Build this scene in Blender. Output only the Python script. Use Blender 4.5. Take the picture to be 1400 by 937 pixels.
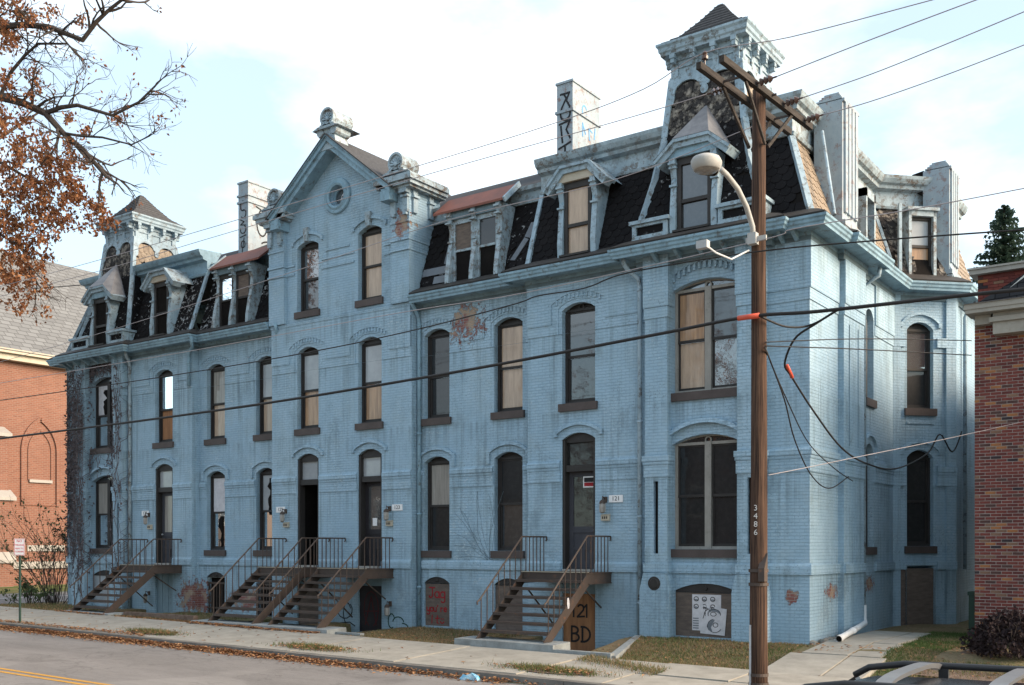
import bpy, math, random
from mathutils import Vector, Matrix
R=math.radians
rng=random.Random(7)
for o in list(bpy.data.objects): bpy.data.objects.remove(o)
SC=bpy.context.scene; COL=SC.collection

# ------------------------------------------------------------------ camera
FPX,HOR,CX,CY,CZ=1407.0,748.0,7.49,-21.26,2.0
fx_,fy_,rx_,ry_=-.5813,.8137,.8137,.5813
cam=bpy.data.cameras.new('camera'); camo=bpy.data.objects.new('camera',cam); COL.objects.link(camo)
cam.sensor_width=36; cam.lens=36*FPX/1400; cam.shift_y=(HOR-468.5)/1400
cam.clip_start=.1; cam.clip_end=2000
camo.location=(CX,CY,CZ); camo.rotation_euler=(R(90),0,math.atan2(.5813,.8137)); SC.camera=camo
# ------------------------------------------------------------------ world, sun, exposure
SUN_EL,SUN_AZ=25.0,16.0            # azimuth from +X towards +Y
sd=Vector((math.cos(R(SUN_EL))*math.cos(R(SUN_AZ)),math.cos(R(SUN_EL))*math.sin(R(SUN_AZ)),math.sin(R(SUN_EL))))
W=bpy.data.worlds.new('World'); SC.world=W; W.use_nodes=True
nt=W.node_tree; nt.nodes.clear()
out=nt.nodes.new('ShaderNodeOutputWorld'); bg=nt.nodes.new('ShaderNodeBackground')
sky=nt.nodes.new('ShaderNodeTexSky'); sky.sky_type='NISHITA'; sky.sun_disc=False
sky.sun_elevation=R(SUN_EL); sky.sun_rotation=R(90-SUN_AZ); sky.air_density=1.0; sky.dust_density=1.2; sky.ozone_density=1.0
tc=nt.nodes.new('ShaderNodeTexCoord'); mp=nt.nodes.new('ShaderNodeMapping'); mp.inputs['Scale'].default_value=(1,1,2.2)
n1=nt.nodes.new('ShaderNodeTexNoise'); n1.inputs['Scale'].default_value=2.6; n1.inputs['Detail'].default_value=8; n1.inputs['Roughness'].default_value=.55
cr=nt.nodes.new('ShaderNodeValToRGB'); cr.color_ramp.elements[0].position=.47; cr.color_ramp.elements[1].position=.70
cr.color_ramp.elements[0].color=(.34,.34,.34,1); cr.color_ramp.elements[1].color=(1,1,1,1)
mul=nt.nodes.new('ShaderNodeMixRGB'); mul.blend_type='MULTIPLY'; mul.inputs[0].default_value=1; mul.inputs[2].default_value=(1.12,1.32,1.26,1)
mx=nt.nodes.new('ShaderNodeMixRGB'); mx.inputs[2].default_value=(7.6,8.3,8.9,1)
nt.links.new(tc.outputs['Generated'],mp.inputs[0]); nt.links.new(mp.outputs[0],n1.inputs['Vector'])
nt.links.new(n1.outputs['Fac'],cr.inputs[0]); nt.links.new(cr.outputs[0],mx.inputs[0])
nt.links.new(sky.outputs[0],mul.inputs[1]); nt.links.new(mul.outputs[0],mx.inputs[1]); nt.links.new(mx.outputs[0],bg.inputs[0])
bg.inputs[1].default_value=.12
nt.links.new(bg.outputs[0],out.inputs[0])
sl=bpy.data.lights.new('sun','SUN'); sl.energy=4.4; sl.angle=R(35); sl.color=(1,.77,.56)
so=bpy.data.objects.new('sun',sl); COL.objects.link(so); so.rotation_euler=(-sd).to_track_quat('-Z','Y').to_euler(); so.location=(30,10,40)
SC.view_settings.view_transform='Standard'; SC.view_settings.look='None'; SC.view_settings.exposure=.84; SC.view_settings.gamma=1
SC.view_settings.use_curve_mapping=False

# ------------------------------------------------------------------ pixel helpers (photo pixel -> point on a given plane)
def ray(px,py):
    u=(px-700)/FPX; v=(HOR-py)/FPX
    return fx_+u*rx_, fy_+u*ry_, v
def onY(px,py,Y):
    a,b,c=ray(px,py); t=(Y-CY)/b; return Vector((CX+a*t,Y,CZ+c*t))
def onX(px,py,X):
    a,b,c=ray(px,py); t=(X-CX)/a; return Vector((X,CY+b*t,CZ+c*t))
def atT(px,py,t):
    a,b,c=ray(px,py); return Vector((CX+a*t,CY+b*t,CZ+c*t))

# ------------------------------------------------------------------ materials
MATS={}
class N:
    def __init__(s,name,rough=.8,spec=.3,metal=0):
        m=bpy.data.materials.new(name); m.use_nodes=True; s.m=m; s.t=m.node_tree; s.b=s.t.nodes['Principled BSDF']
        s.b.inputs['Roughness'].default_value=rough; s.b.inputs['Specular IOR Level'].default_value=spec; s.b.inputs['Metallic'].default_value=metal
        MATS[name]=m
        s.tc=s.t.nodes.new('ShaderNodeTexCoord')
    def n(s,k,**kw):
        q=s.t.nodes.new(k)
        for a,v in kw.items():
            if a.startswith('_'): setattr(q,a[1:],v)
            else: q.inputs[a.replace('__',' ')].default_value=v
        return q
    def l(s,a,b): s.t.links.new(a,b)
    def noise(s,scale,detail=5,rough=.6,coord='Object',vec=None,stretch=None):
        q=s.n('ShaderNodeTexNoise',Scale=scale,Detail=detail,Roughness=rough)
        src=vec or s.tc.outputs[coord]
        if stretch:
            mp=s.n('ShaderNodeMapping',Scale=stretch); s.l(src,mp.inputs[0]); src=mp.outputs[0]
        s.l(src,q.inputs['Vector']); return q.outputs['Fac']
    def ramp(s,fac,stops):
        q=s.t.nodes.new('ShaderNodeValToRGB'); e=q.color_ramp.elements
        while len(e)>len(stops): e.remove(e[-1])
        while len(e)<len(stops): e.new(.5)
        for i,(p,c) in enumerate(stops):
            e[i].position=p; e[i].color=(c,c,c,1) if isinstance(c,(int,float)) else (*c,1)
        s.l(fac,q.inputs[0]); return q.outputs[0]
    def mix(s,fac,a,b,blend='MIX'):
        q=s.t.nodes.new('ShaderNodeMixRGB'); q.blend_type=blend
        for i,v in ((0,fac),(1,a),(2,b)):
            if hasattr(v,'is_linked') or hasattr(v,'links'): s.l(v,q.inputs[i])
            elif isinstance(v,(int,float)): q.inputs[i].default_value=v if i==0 else (v,v,v,1)
            else: q.inputs[i].default_value=(*v,1)
        return q.outputs[0]
    def math(s,op,a,b):
        q=s.t.nodes.new('ShaderNodeMath'); q.operation=op
        for i,v in ((0,a),(1,b)):
            if isinstance(v,(int,float)): q.inputs[i].default_value=v
            else: s.l(v,q.inputs[i])
        return q.outputs[0]
    def col(s,c):
        if isinstance(c,tuple): s.b.inputs['Base Color'].default_value=(*c,1)
        else: s.l(c,s.b.inputs['Base Color'])
    def bump(s,h,strength=.4,dist=.01):
        q=s.n('ShaderNodeBump',Strength=strength,Distance=dist); s.l(h,q.inputs['Height']); s.l(q.outputs[0],s.b.inputs['Normal']); return q
    def blob(s,c,rad):
        mp=s.n('ShaderNodeMapping'); mp.vector_type='TEXTURE'; mp.inputs['Location'].default_value=c; mp.inputs['Scale'].default_value=rad
        s.l(s.tc.outputs['Object'],mp.inputs[0]); v=s.t.nodes.new('ShaderNodeVectorMath'); v.operation='LENGTH'; s.l(mp.outputs[0],v.inputs[0]); return v.outputs['Value']

def brick_tex(M,w=.215,h=.072,mort=.009,c1=(1,1,1),c2=(.8,.8,.8),cm=(0,0,0)):
    q=M.n('ShaderNodeTexBrick',Scale=1.0,Mortar__Size=mort,Brick__Width=w,Row__Height=h,Mortar__Smooth=.3,Bias=0.0)
    q.inputs['Color1'].default_value=(*c1,1); q.inputs['Color2'].default_value=(*c2,1); q.inputs['Mortar'].default_value=(*cm,1)
    M.l(M.tc.outputs['UV'],q.inputs['Vector']); return q

def mk_paint_brick():
    M=N('blue_painted_brick',.62,.25)
    BLUE=(.205,.345,.440)
    big=M.noise(.35,4,.6); mid=M.noise(2.2,6,.65); fine=M.noise(14,4,.7)
    c=M.mix(M.ramp(big,[(.3,0.0),(.75,1.0)]),(.280,.415,.530),(.365,.500,.600))
    c=M.mix(M.math('MULTIPLY',M.ramp(mid,[(.35,1.0),(.62,0.0)]),.35),c,(.185,.295,.385))
    c=M.mix(M.math('MULTIPLY',M.ramp(fine,[(.25,1.0),(.45,0.0)]),.45),c,(.43,.535,.605))
    bt=brick_tex(M)
    c=M.mix(M.math('MULTIPLY',bt.outputs['Fac'],M.ramp(M.noise(.9,4,.6),[(.35,.10),(.7,.42)])),c,(.115,.195,.265))
    # blotchy older coats and grime
    bl=M.noise(1.15,7,.72); c=M.mix(M.math('MULTIPLY',M.ramp(bl,[(.50,0.0),(.60,1.0)]),.40),c,(.30,.40,.46))
    gr=M.noise(.8,8,.75,stretch=(1,1,.8)); c=M.mix(M.math('MULTIPLY',M.ramp(gr,[(.54,0.0),(.66,1.0)]),.40),c,(.115,.165,.195))
    # streaky run-off dirt
    st=M.noise(1.0,7,.7,stretch=(5.5,5.5,.20)); sb=M.noise(.7,3,.5)
    c=M.mix(M.math('MULTIPLY',M.math('MULTIPLY',M.ramp(st,[(.50,0.0),(.66,1.0)]),M.ramp(sb,[(.38,0.0),(.58,1.0)])),.62),c,(.125,.185,.215))
    pit=M.noise(26,3,.6); pr=M.noise(1.4,4,.6); c=M.mix(M.math('MULTIPLY',M.math('MULTIPLY',M.ramp(pit,[(.60,0.0),(.66,1.0)]),M.ramp(pr,[(.42,0.0),(.60,1.0)])),.7),c,(.10,.14,.165))
    fl=M.noise(17,5,.7,stretch=(.7,.7,1.6)); fr_=M.noise(.9,4,.6); c=M.mix(M.math('MULTIPLY',M.math('MULTIPLY',M.ramp(fl,[(.57,0.0),(.62,1.0)]),M.ramp(fr_,[(.48,0.0),(.62,1.0)])),.55),c,(.52,.60,.64))
    # drip stains below belts, sills and eave
    sx_=M.t.nodes.new('ShaderNodeSeparateXYZ'); M.l(M.tc.outputs['Object'],sx_.inputs[0]); zf=M.math('DIVIDE',sx_.outputs['Z'],9.0)
    bands=M.ramp(zf,[(.0,0.0),(.08,0.0),(.155,1.0),(.158,0.0),(.29,0.0),(.397,1.0),(.40,0.0),(.49,0.0),(.588,1.0),(.591,0.0),(.69,0.0),(.80,1.0),(.803,0.0),(.87,0.0),(.945,1.0),(.975,0.0)])
    s2=M.noise(1.0,6,.65,stretch=(9,9,.14)); s3=M.noise(1.2,3,.5)
    c=M.mix(M.math('MULTIPLY',M.math('MULTIPLY',bands,M.ramp(s2,[(.46,0.0),(.62,1.0)])),M.ramp(s3,[(.36,.08),(.6,.62)])),c,(.12,.175,.205))
    # small chips showing red brick
    ch=M.noise(5.5,8,.75); ch2=M.noise(.55,3,.5)
    chip=M.math('MULTIPLY',M.ramp(ch,[(.665,0.0),(.69,1.0)]),M.ramp(ch2,[(.52,0.0),(.6,1.0)]))
    # big peeled patch below the wing eave, and worn spots at the foot
    pn=M.noise(5.5,10,.78)
    def patch(c0,rad,k=.95):
        d=M.blob(c0,rad); s_=M.math('ADD',d,M.math('MULTIPLY',M.math('SUBTRACT',pn,.5),4.2))
        return M.ramp(M.math('MULTIPLY',s_,.5),[(.30,k),(.36,0.0)])
    pk=patch((-9.35,.3,7.95),(.75,.6,.60))
    for pc in (((-20.65,0.2,.35),(.85,.8,.75)),((-.38,-.05,.93),(.20,.3,.20)),((.05,1.4,1.0),(.3,.5,.22)),((.0,4.2,1.1),(.3,.5,.25)),((-11.35,-.05,10.85),(.35,.5,.45)),((-18.2,.35,.35),(1.1,.8,.5))):
        pk=M.mix(1.0,pk,patch(*pc),'LIGHTEN')
    red=M.mix(M.ramp(M.noise(3.1,3,.5),[(.47,0.0),(.60,1.0)]),(.21,.065,.05),(.33,.235,.165))
    red=M.mix(M.math('MULTIPLY',bt.outputs['Fac'],.6),red,(.36,.33,.29))
    c=M.mix(M.mix(1.0,M.math('MULTIPLY',chip,.8),pk,'LIGHTEN'),c,red)
    M.col(c)
    hgt=M.math('ADD',M.math('MULTIPLY',bt.outputs['Fac'],-1.0),M.math('MULTIPLY',fine,.9)); hgt=M.math('ADD',hgt,M.math('MULTIPLY',M.noise(4.5,5,.6),1.1)); hgt=M.math('SUBTRACT',hgt,M.math('MULTIPLY',pk,1.2))
    M.bump(hgt,.8,.014)
mk_paint_brick()

def mk_trim(name,base,dark,peelc,amt,lo=.56):
    M=N(name,.6,.3)
    n=M.noise(2.2,8,.75,stretch=(1,1,.6)); f=M.noise(5.5,10,.8); zone=M.ramp(M.noise(1.3,4,.6),[(.36,.40),(.58,1.0)])
    c=M.mix(M.ramp(n,[(.35,0.0),(.7,1.0)]),base,dark)
    c=M.mix(M.math('MULTIPLY',M.math('MULTIPLY',M.ramp(f,[(lo,0.0),(lo+.05,1.0)]),zone),amt),c,peelc)
    M.col(c); M.bump(f,.3,.006)
mk_trim('blue_trim',(.25,.39,.485),(.13,.21,.265),(.09,.08,.068),.7,.54)
mk_trim('pale_trim',(.34,.44,.51),(.19,.27,.33),(.10,.085,.07),.85,.525)
mk_trim('weathered_trim',(.37,.455,.51),(.18,.245,.285),(.115,.085,.062),.9,.50)
mk_trim('soffit_paint',(.14,.20,.235),(.08,.115,.135),(.08,.075,.07),.6)
mk_trim('chimney_paint',(.33,.385,.42),(.22,.285,.34),(.20,.11,.085),.75,.53)
mk_trim('dark_frame',(.036,.032,.031),(.022,.020,.019),(.10,.09,.085),.3,.6)
mk_trim('beige_frame',(.30,.285,.26),(.22,.205,.185),(.12,.11,.1),.4)
mk_trim('brown_sill',(.085,.066,.062),(.055,.043,.040),(.32,.31,.30),.5,.64)
mk_trim('grey_door',(.060,.062,.075),(.042,.043,.052),(.12,.11,.10),.3)
mk_trim('black_door',(.022,.02,.024),(.016,.015,.018),(.06,.05,.05),.3)
mk_trim('blue_boards',(.24,.34,.41),(.18,.27,.33),(.12,.13,.13),.4)
mk_trim('rusty_red_metal',(.20,.068,.045),(.12,.046,.035),(.085,.045,.035),.6)
mk_trim('roof_felt',(.03,.027,.026),(.055,.048,.043),(.16,.15,.14),.5,.6)
mk_trim('cream_trim',(.46,.41,.33),(.36,.32,.25),(.25,.2,.15),.2)
mk_trim('house_trim',(.33,.305,.265),(.25,.23,.20),(.15,.13,.1),.3)
mk_trim('white_trim',(.70,.69,.66),(.55,.55,.54),(.4,.37,.33),.3)
mk_trim('rust_steel',(.075,.055,.046),(.048,.037,.032),(.20,.085,.04),.55,.57)
mk_trim('flashing_grey',(.17,.19,.22),(.12,.135,.15),(.3,.3,.3),.3)
mk_trim('galvanised',(.45,.46,.47),(.35,.36,.37),(.25,.2,.16),.2)
mk_trim('lamp_grey',(.42,.42,.41),(.34,.34,.33),(.4,.38,.35),.2)
mk_trim('pipe_white',(.72,.73,.74),(.60,.62,.64),(.4,.36,.3),.25)
mk_trim('green_metal',(.03,.07,.05),(.02,.045,.035),(.08,.05,.03),.3)
mk_trim('stone_white',(.34,.325,.30),(.27,.255,.235),(.35,.33,.3),.4)

def mk_slate():
    M=N('dark_slate',.9,.06)
    a=M.noise(1.6,4,.6); f=M.noise(7.5,8,.72); r=M.noise(.6,3,.5)
    info=M.t.nodes.new('ShaderNodeObjectInfo')
    c=M.mix(a,(.007,.007,.008),(.016,.015,.016))
    c=M.mix(M.math('MULTIPLY',info.outputs['Random'],.5),c,(.020,.018,.019))
    lw=M.ramp(M.blob((-19.5,.5,9.9),(4.6,2.5,2.2)),[(.55,.055),(1.0,0.0)])
    chip=M.math('MULTIPLY',M.ramp(M.math('ADD',f,lw),[(.605,0.0),(.63,1.0)]),M.ramp(M.math('ADD',r,lw),[(.42,0.0),(.54,1.0)]))
    c=M.mix(M.math('MULTIPLY',chip,.85),c,(.40,.41,.42)); M.col(c); M.bump(f,.3,.006)
mk_slate()
def mk_sunlit_slate():  # warm sunlight on the side slopes is put into this slate colour
    M=N('sunlit_slate',.65,.25); a=M.noise(2.6,5,.7); f=M.noise(9,6,.7)
    c=M.mix(M.ramp(a,[(.3,0.0),(.7,1.0)]),(.20,.155,.115),(.38,.31,.235)); c=M.mix(M.math('MULTIPLY',M.ramp(f,[(.5,0.0),(.62,1.0)]),.6),c,(.11,.085,.07))
    M.col(c); M.bump(f,.3,.006)
mk_sunlit_slate()
def mk_simple(name,c1,c2,scale,rough=.85,spec=.2,bs=.3,bd=.01,detail=7,stretch=None,lo=.35,hi=.68):
    M=N(name,rough,spec); n=M.noise(scale,detail,.68,stretch=stretch); M.col(M.mix(M.ramp(n,[(lo,0.0),(hi,1.0)]),c1,c2)); M.bump(n,bs,bd); return M
mk_simple('worn_slate',(.035,.032,.032),(.30,.265,.225),6.5,.8,.1,lo=.48,hi=.66)
mk_simple('tin_hood',(.115,.12,.135),(.19,.195,.21),4,.55,.4)
mk_simple('asphalt_shingle',(.055,.056,.060),(.088,.088,.092),10,.9,.1)
mk_simple('plywood',(.46,.28,.16),(.24,.15,.095),1.3,.8,.15,stretch=(9,9,.7))
mk_simple('pale_plywood',(.50,.37,.27),(.31,.225,.165),1.1,.8,.15,stretch=(7,7,.8))
mk_simple('grey_board',(.16,.125,.105),(.095,.078,.07),2.2,.85,.15,stretch=(2,2,7))
mk_simple('panel_and_sky_glare',(.36,.38,.40),(.26,.28,.30),1.5,.6,.3)  # also used as pale colour for sky reflected in far panes
mk_simple('orange_board',(.36,.18,.09),(.20,.10,.055),1.2,.8,.15,stretch=(6,6,.8))
mk_simple('curtain',(.34,.32,.29),(.20,.185,.17),2.5,.9,.1,stretch=(7,7,.4))
mk_simple('void_dark',(.010,.009,.009),(.016,.014,.013),3,.95,.05)  # near-black colour stands in for shade inside openings and gaps
mk_simple('graffiti_black',(.012,.012,.014),(.02,.02,.022),5,.6,.2)
mk_simple('graffiti_red',(.30,.018,.025),(.22,.015,.02),5,.6,.2)
mk_simple('graffiti_maroon',(.085,.014,.018),(.06,.012,.015),5,.6,.2)
mk_simple('graffiti_blue',(.10,.30,.60),(.16,.4,.7),5,.6,.2)
mk_simple('graffiti_green',(.015,.05,.04),(.02,.07,.05),5,.6,.2)
mk_simple('pole_wood',(.120,.072,.050),(.028,.019,.017),1.0,.9,.1,.9,.02,stretch=(34,34,.8),lo=.38,hi=.62)
mk_simple('arm_wood',(.065,.056,.05),(.026,.022,.02),2,.85,.15,.5,.01,stretch=(12,1.2,12))
mk_simple('black_rubber',(.014,.013,.013),(.022,.02,.02),4,.6,.3)
mk_simple('wire_grey',(.26,.23,.24),(.34,.31,.32),4,.5,.4)
mk_simple('insulator_brown',(.05,.025,.02),(.09,.045,.03),6,.25,.5)
mk_simple('red_plastic',(.62,.10,.05),(.5,.07,.04),4,.5,.4)
mk_simple('concrete',(.35,.33,.29),(.25,.235,.205),2.3,.9,.15,.25,.008)
mk_simple('pad_concrete',(.30,.325,.33),(.19,.20,.20),3.2,.9,.15,.4,.012)
mk_simple('kerb_concrete',(.13,.12,.11),(.20,.185,.165),3,.9,.15,.4,.012)
mk_simple('vine_stem',(.085,.075,.082),(.14,.12,.125),6,.9,.1)
mk_simple('bark',(.085,.07,.062),(.045,.037,.033),5,.9,.1,.6,.02,stretch=(3,3,.6))
mk_simple('pane_frame_white',(.6,.6,.58),(.5,.5,.48),5,.6,.3)
mk_simple('paper_and_sky_glare',(.62,.61,.64),(.46,.46,.49),6,.8,.2)  # also used as pale colour for sky reflected in far panes
mk_simple('sign_white',(.74,.74,.75),(.68,.68,.69),3,.4,.4)
mk_simple('sign_red',(.60,.06,.09),(.55,.05,.08),3,.4,.4)
mk_simple('litter_blue',(.05,.35,.55),(.5,.6,.65),9,.4,.4)
mk_simple('car_paint',(.018,.018,.021),(.024,.024,.028),3,.22,.5,.0)
mk_simple('car_plastic',(.02,.02,.022),(.026,.026,.028),8,.5,.4,.1)
mk_simple('rack_silver',(.17,.175,.185),(.14,.145,.155),8,.35,.5,.05)
mk_simple('tyre',(.015,.015,.015),(.02,.02,.02),8,.9,.1)
mk_simple('mulch',(.13,.09,.07),(.22,.165,.135),7,.95,.05,.8,.03)
mk_simple('stone_grey',(.20,.19,.17),(.32,.30,.27),5,.9,.1,.6,.03)
mk_simple('house_siding',(.42,.40,.36),(.36,.34,.31),1.5,.8,.2)
for nm,c1,c2 in (('oak_leaf',(.22,.088,.040),(.12,.050,.026)),('oak_leaf_pale',(.36,.175,.08),(.22,.10,.048)),('litter_leaf',(.47,.27,.14),(.30,.15,.075)),('shrub_leaf',(.050,.082,.035),(.085,.115,.05)),('hedge_leaf',(.016,.028,.018),(.03,.045,.026)),('dark_bush_leaf',(.022,.015,.017),(.048,.030,.030)),('spruce_needle',(.035,.066,.048),(.072,.11,.082)),('grass_green',(.060,.105,.028),(.10,.135,.045)),('grass_dry',(.26,.19,.105),(.18,.135,.075))):
    M=mk_simple(nm,c1,c2,2.5,.75,.2)
    tr=M.t.nodes.new('ShaderNodeBsdfTranslucent'); ms=M.t.nodes.new('ShaderNodeMixShader'); ms.inputs[0].default_value=.22
    M.l(M.b.inputs['Base Color'].links[0].from_socket,tr.inputs[0]); M.l(M.b.outputs[0],ms.inputs[1]); M.l(tr.outputs[0],ms.inputs[2])
    M.l(ms.outputs[0],M.t.nodes['Material Output'].inputs[0])

for nm in ('plywood','pale_plywood','orange_board','curtain','panel_and_sky_glare','paper_and_sky_glare'):
    b_=MATS[nm].node_tree.nodes['Principled BSDF']; b_.inputs['Coat Weight'].default_value=.0 if nm in('orange_board',) else .75; b_.inputs['Coat Roughness'].default_value=.03
def mk_glass(name,tint,refl,dirt):
    M=N(name,.5,.2)
    n=M.noise(1.3,5,.6); d=M.noise(9,6,.7)
    M.col(M.mix(M.math('MULTIPLY',M.ramp(d,[(.45,0.0),(.75,1.0)]),dirt),tint,(.22,.21,.20)))
    g=M.n('ShaderNodeBsdfGlossy',Roughness=.025); g.inputs['Color'].default_value=(.93,.95,.97,1)
    lw=M.n('ShaderNodeFresnel',IOR=refl); ms=M.t.nodes.new('ShaderNodeMixShader')
    bp=M.n('ShaderNodeBump',Strength=.10,Distance=.02); M.l(n,bp.inputs['Height']); M.l(bp.outputs[0],g.inputs['Normal'])
    M.l(lw.outputs[0],ms.inputs[0]); M.l(M.b.outputs[0],ms.inputs[1]); M.l(g.outputs[0],ms.inputs[2]); M.l(ms.outputs[0],M.t.nodes['Material Output'].inputs[0])
mk_glass('glass_dark',(.012,.012,.013),1.5,.06)
mk_glass('glass_mid',(.02,.022,.024),1.9,.12)
mk_glass('glass_sky',(.05,.055,.06),2.7,.14)

def mk_brickwall(name,c1,c2,cm,w,h,mort,scale_noise=1.0):
    M=N(name,.85,.15); bt=brick_tex(M,w,h,mort,c1,c2,cm)
    n=M.noise(.5,5,.6); c=M.mix(M.math('MULTIPLY',M.ramp(n,[(.3,0.0),(.7,1.0)]),.3),bt.outputs['Color'],tuple(x*.6 for x in c1)); M.col(c)
    M.bump(M.math('MULTIPLY',bt.outputs['Fac'],-1.0),.4,.012)
mk_brickwall('church_brick',(.235,.105,.072),(.18,.080,.057),(.235,.165,.13),.30,.105,.016)
mk_simple('mortar',(.46,.42,.40),(.36,.33,.31),6,.95,.05,.3,.004)
for i,(a,b) in enumerate((((.185,.052,.042),(.13,.038,.033)),((.135,.040,.036),(.09,.030,.028)),((.10,.05,.042),(.06,.035,.034)),((.33,.145,.06),(.25,.105,.05)),((.045,.034,.038),(.03,.024,.028)),((.21,.125,.085),(.16,.09,.065)))):
    mk_simple('house_brick_%d'%i,a,b,9,.85,.15,.3,.004)
def mk_church_roof():
    M=N('church_shingle',.9,.1); bt=brick_tex(M,.62,.30,.03,(.185,.19,.195),(.145,.148,.152),(.10,.10,.10)); M.col(bt.outputs['Color']); M.bump(M.math('MULTIPLY',bt.outputs['Fac'],-1.0),.4,.02)
mk_church_roof()
def mk_shingle_dark():
    M=N('house_shingle',.9,.1); bt=brick_tex(M,.30,.14,.012,(.045,.045,.05),(.028,.028,.032),(.012,.012,.013)); M.col(bt.outputs['Color']); M.bump(M.math('MULTIPLY',bt.outputs['Fac'],-1.0),.4,.02)
mk_shingle_dark()
def mk_asphalt():
    M=N('asphalt',.9,.2); f=M.noise(55,4,.7); b=M.noise(.45,6,.65,stretch=(.35,1.6,1)); 
    c=M.mix(M.ramp(b,[(.35,0.0),(.7,1.0)]),(.185,.172,.163),(.26,.242,.23)); c=M.mix(M.math('MULTIPLY',M.ramp(f,[(.4,0.0),(.7,1.0)]),.35),c,(.11,.10,.095))
    cr_=M.noise(1.1,9,.8,stretch=(.5,2.5,1)); c=M.mix(M.math('MULTIPLY',M.ramp(cr_,[(.485,0.0),(.5,1.0),(.515,0.0)]),.4),c,(.06,.055,.052))
    vo=M.n('ShaderNodeTexVoronoi',Scale=.30); vo.feature='DISTANCE_TO_EDGE'
    wn=M.n('ShaderNodeTexNoise',Scale=1.8,Detail=6.0); M.l(M.tc.outputs['Object'],wn.inputs['Vector']); vm_=M.t.nodes.new('ShaderNodeVectorMath'); vm_.operation='MULTIPLY_ADD'; vm_.inputs[1].default_value=(1.1,1.1,1.1); M.l(wn.outputs['Color'],vm_.inputs[0]); M.l(M.tc.outputs['Object'],vm_.inputs[2]); M.l(vm_.outputs[0],vo.inputs['Vector'])
    c=M.mix(M.math('MULTIPLY',M.ramp(vo.outputs['Distance'],[(.0,1.0),(.009,0.0)]),.42),c,(.07,.064,.06))
    os=M.noise(.9,4,.5); c=M.mix(M.math('MULTIPLY',M.ramp(os,[(.60,0.0),(.72,1.0)]),.45),c,(.10,.092,.086))
    pt=M.noise(.16,2,.4); c=M.mix(M.math('MULTIPLY',M.ramp(pt,[(.52,0.0),(.53,1.0)]),.22),c,(.33,.31,.29))
    M.col(c); M.bump(f,.4,.006)
mk_asphalt()
def mk_yellow():
    M=N('road_yellow',.8,.2); f=M.noise(18,6,.75); M.col(M.mix(M.ramp(f,[(.52,0.0),(.66,1.0)]),(.52,.27,.045),(.20,.16,.12)))
mk_yellow()
def mk_ground():
    M=N('yard_soil',.95,.1); a=M.noise(.7,5,.6); f=M.noise(16,7,.75)
    c=M.mix(M.ramp(a,[(.4,0.0),(.6,1.0)]),(.165,.125,.078),(.095,.105,.045)); c=M.mix(M.ramp(f,[(.4,0.0),(.65,1.0)]),c,(.24,.18,.115)); M.col(c); M.bump(f,.7,.03)
mk_ground()
def mk_lawn():
    M=N('lawn',.95,.1); a=M.noise(.6,5,.6); f=M.noise(16,7,.75)
    c=M.mix(M.ramp(a,[(.4,0.0),(.62,1.0)]),(.085,.125,.035),(.20,.16,.085)); c=M.mix(M.math('MULTIPLY',M.ramp(f,[(.45,0.0),(.7,1.0)]),.5),c,(.05,.07,.025)); M.col(c); M.bump(f,.7,.03)
mk_lawn()

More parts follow.
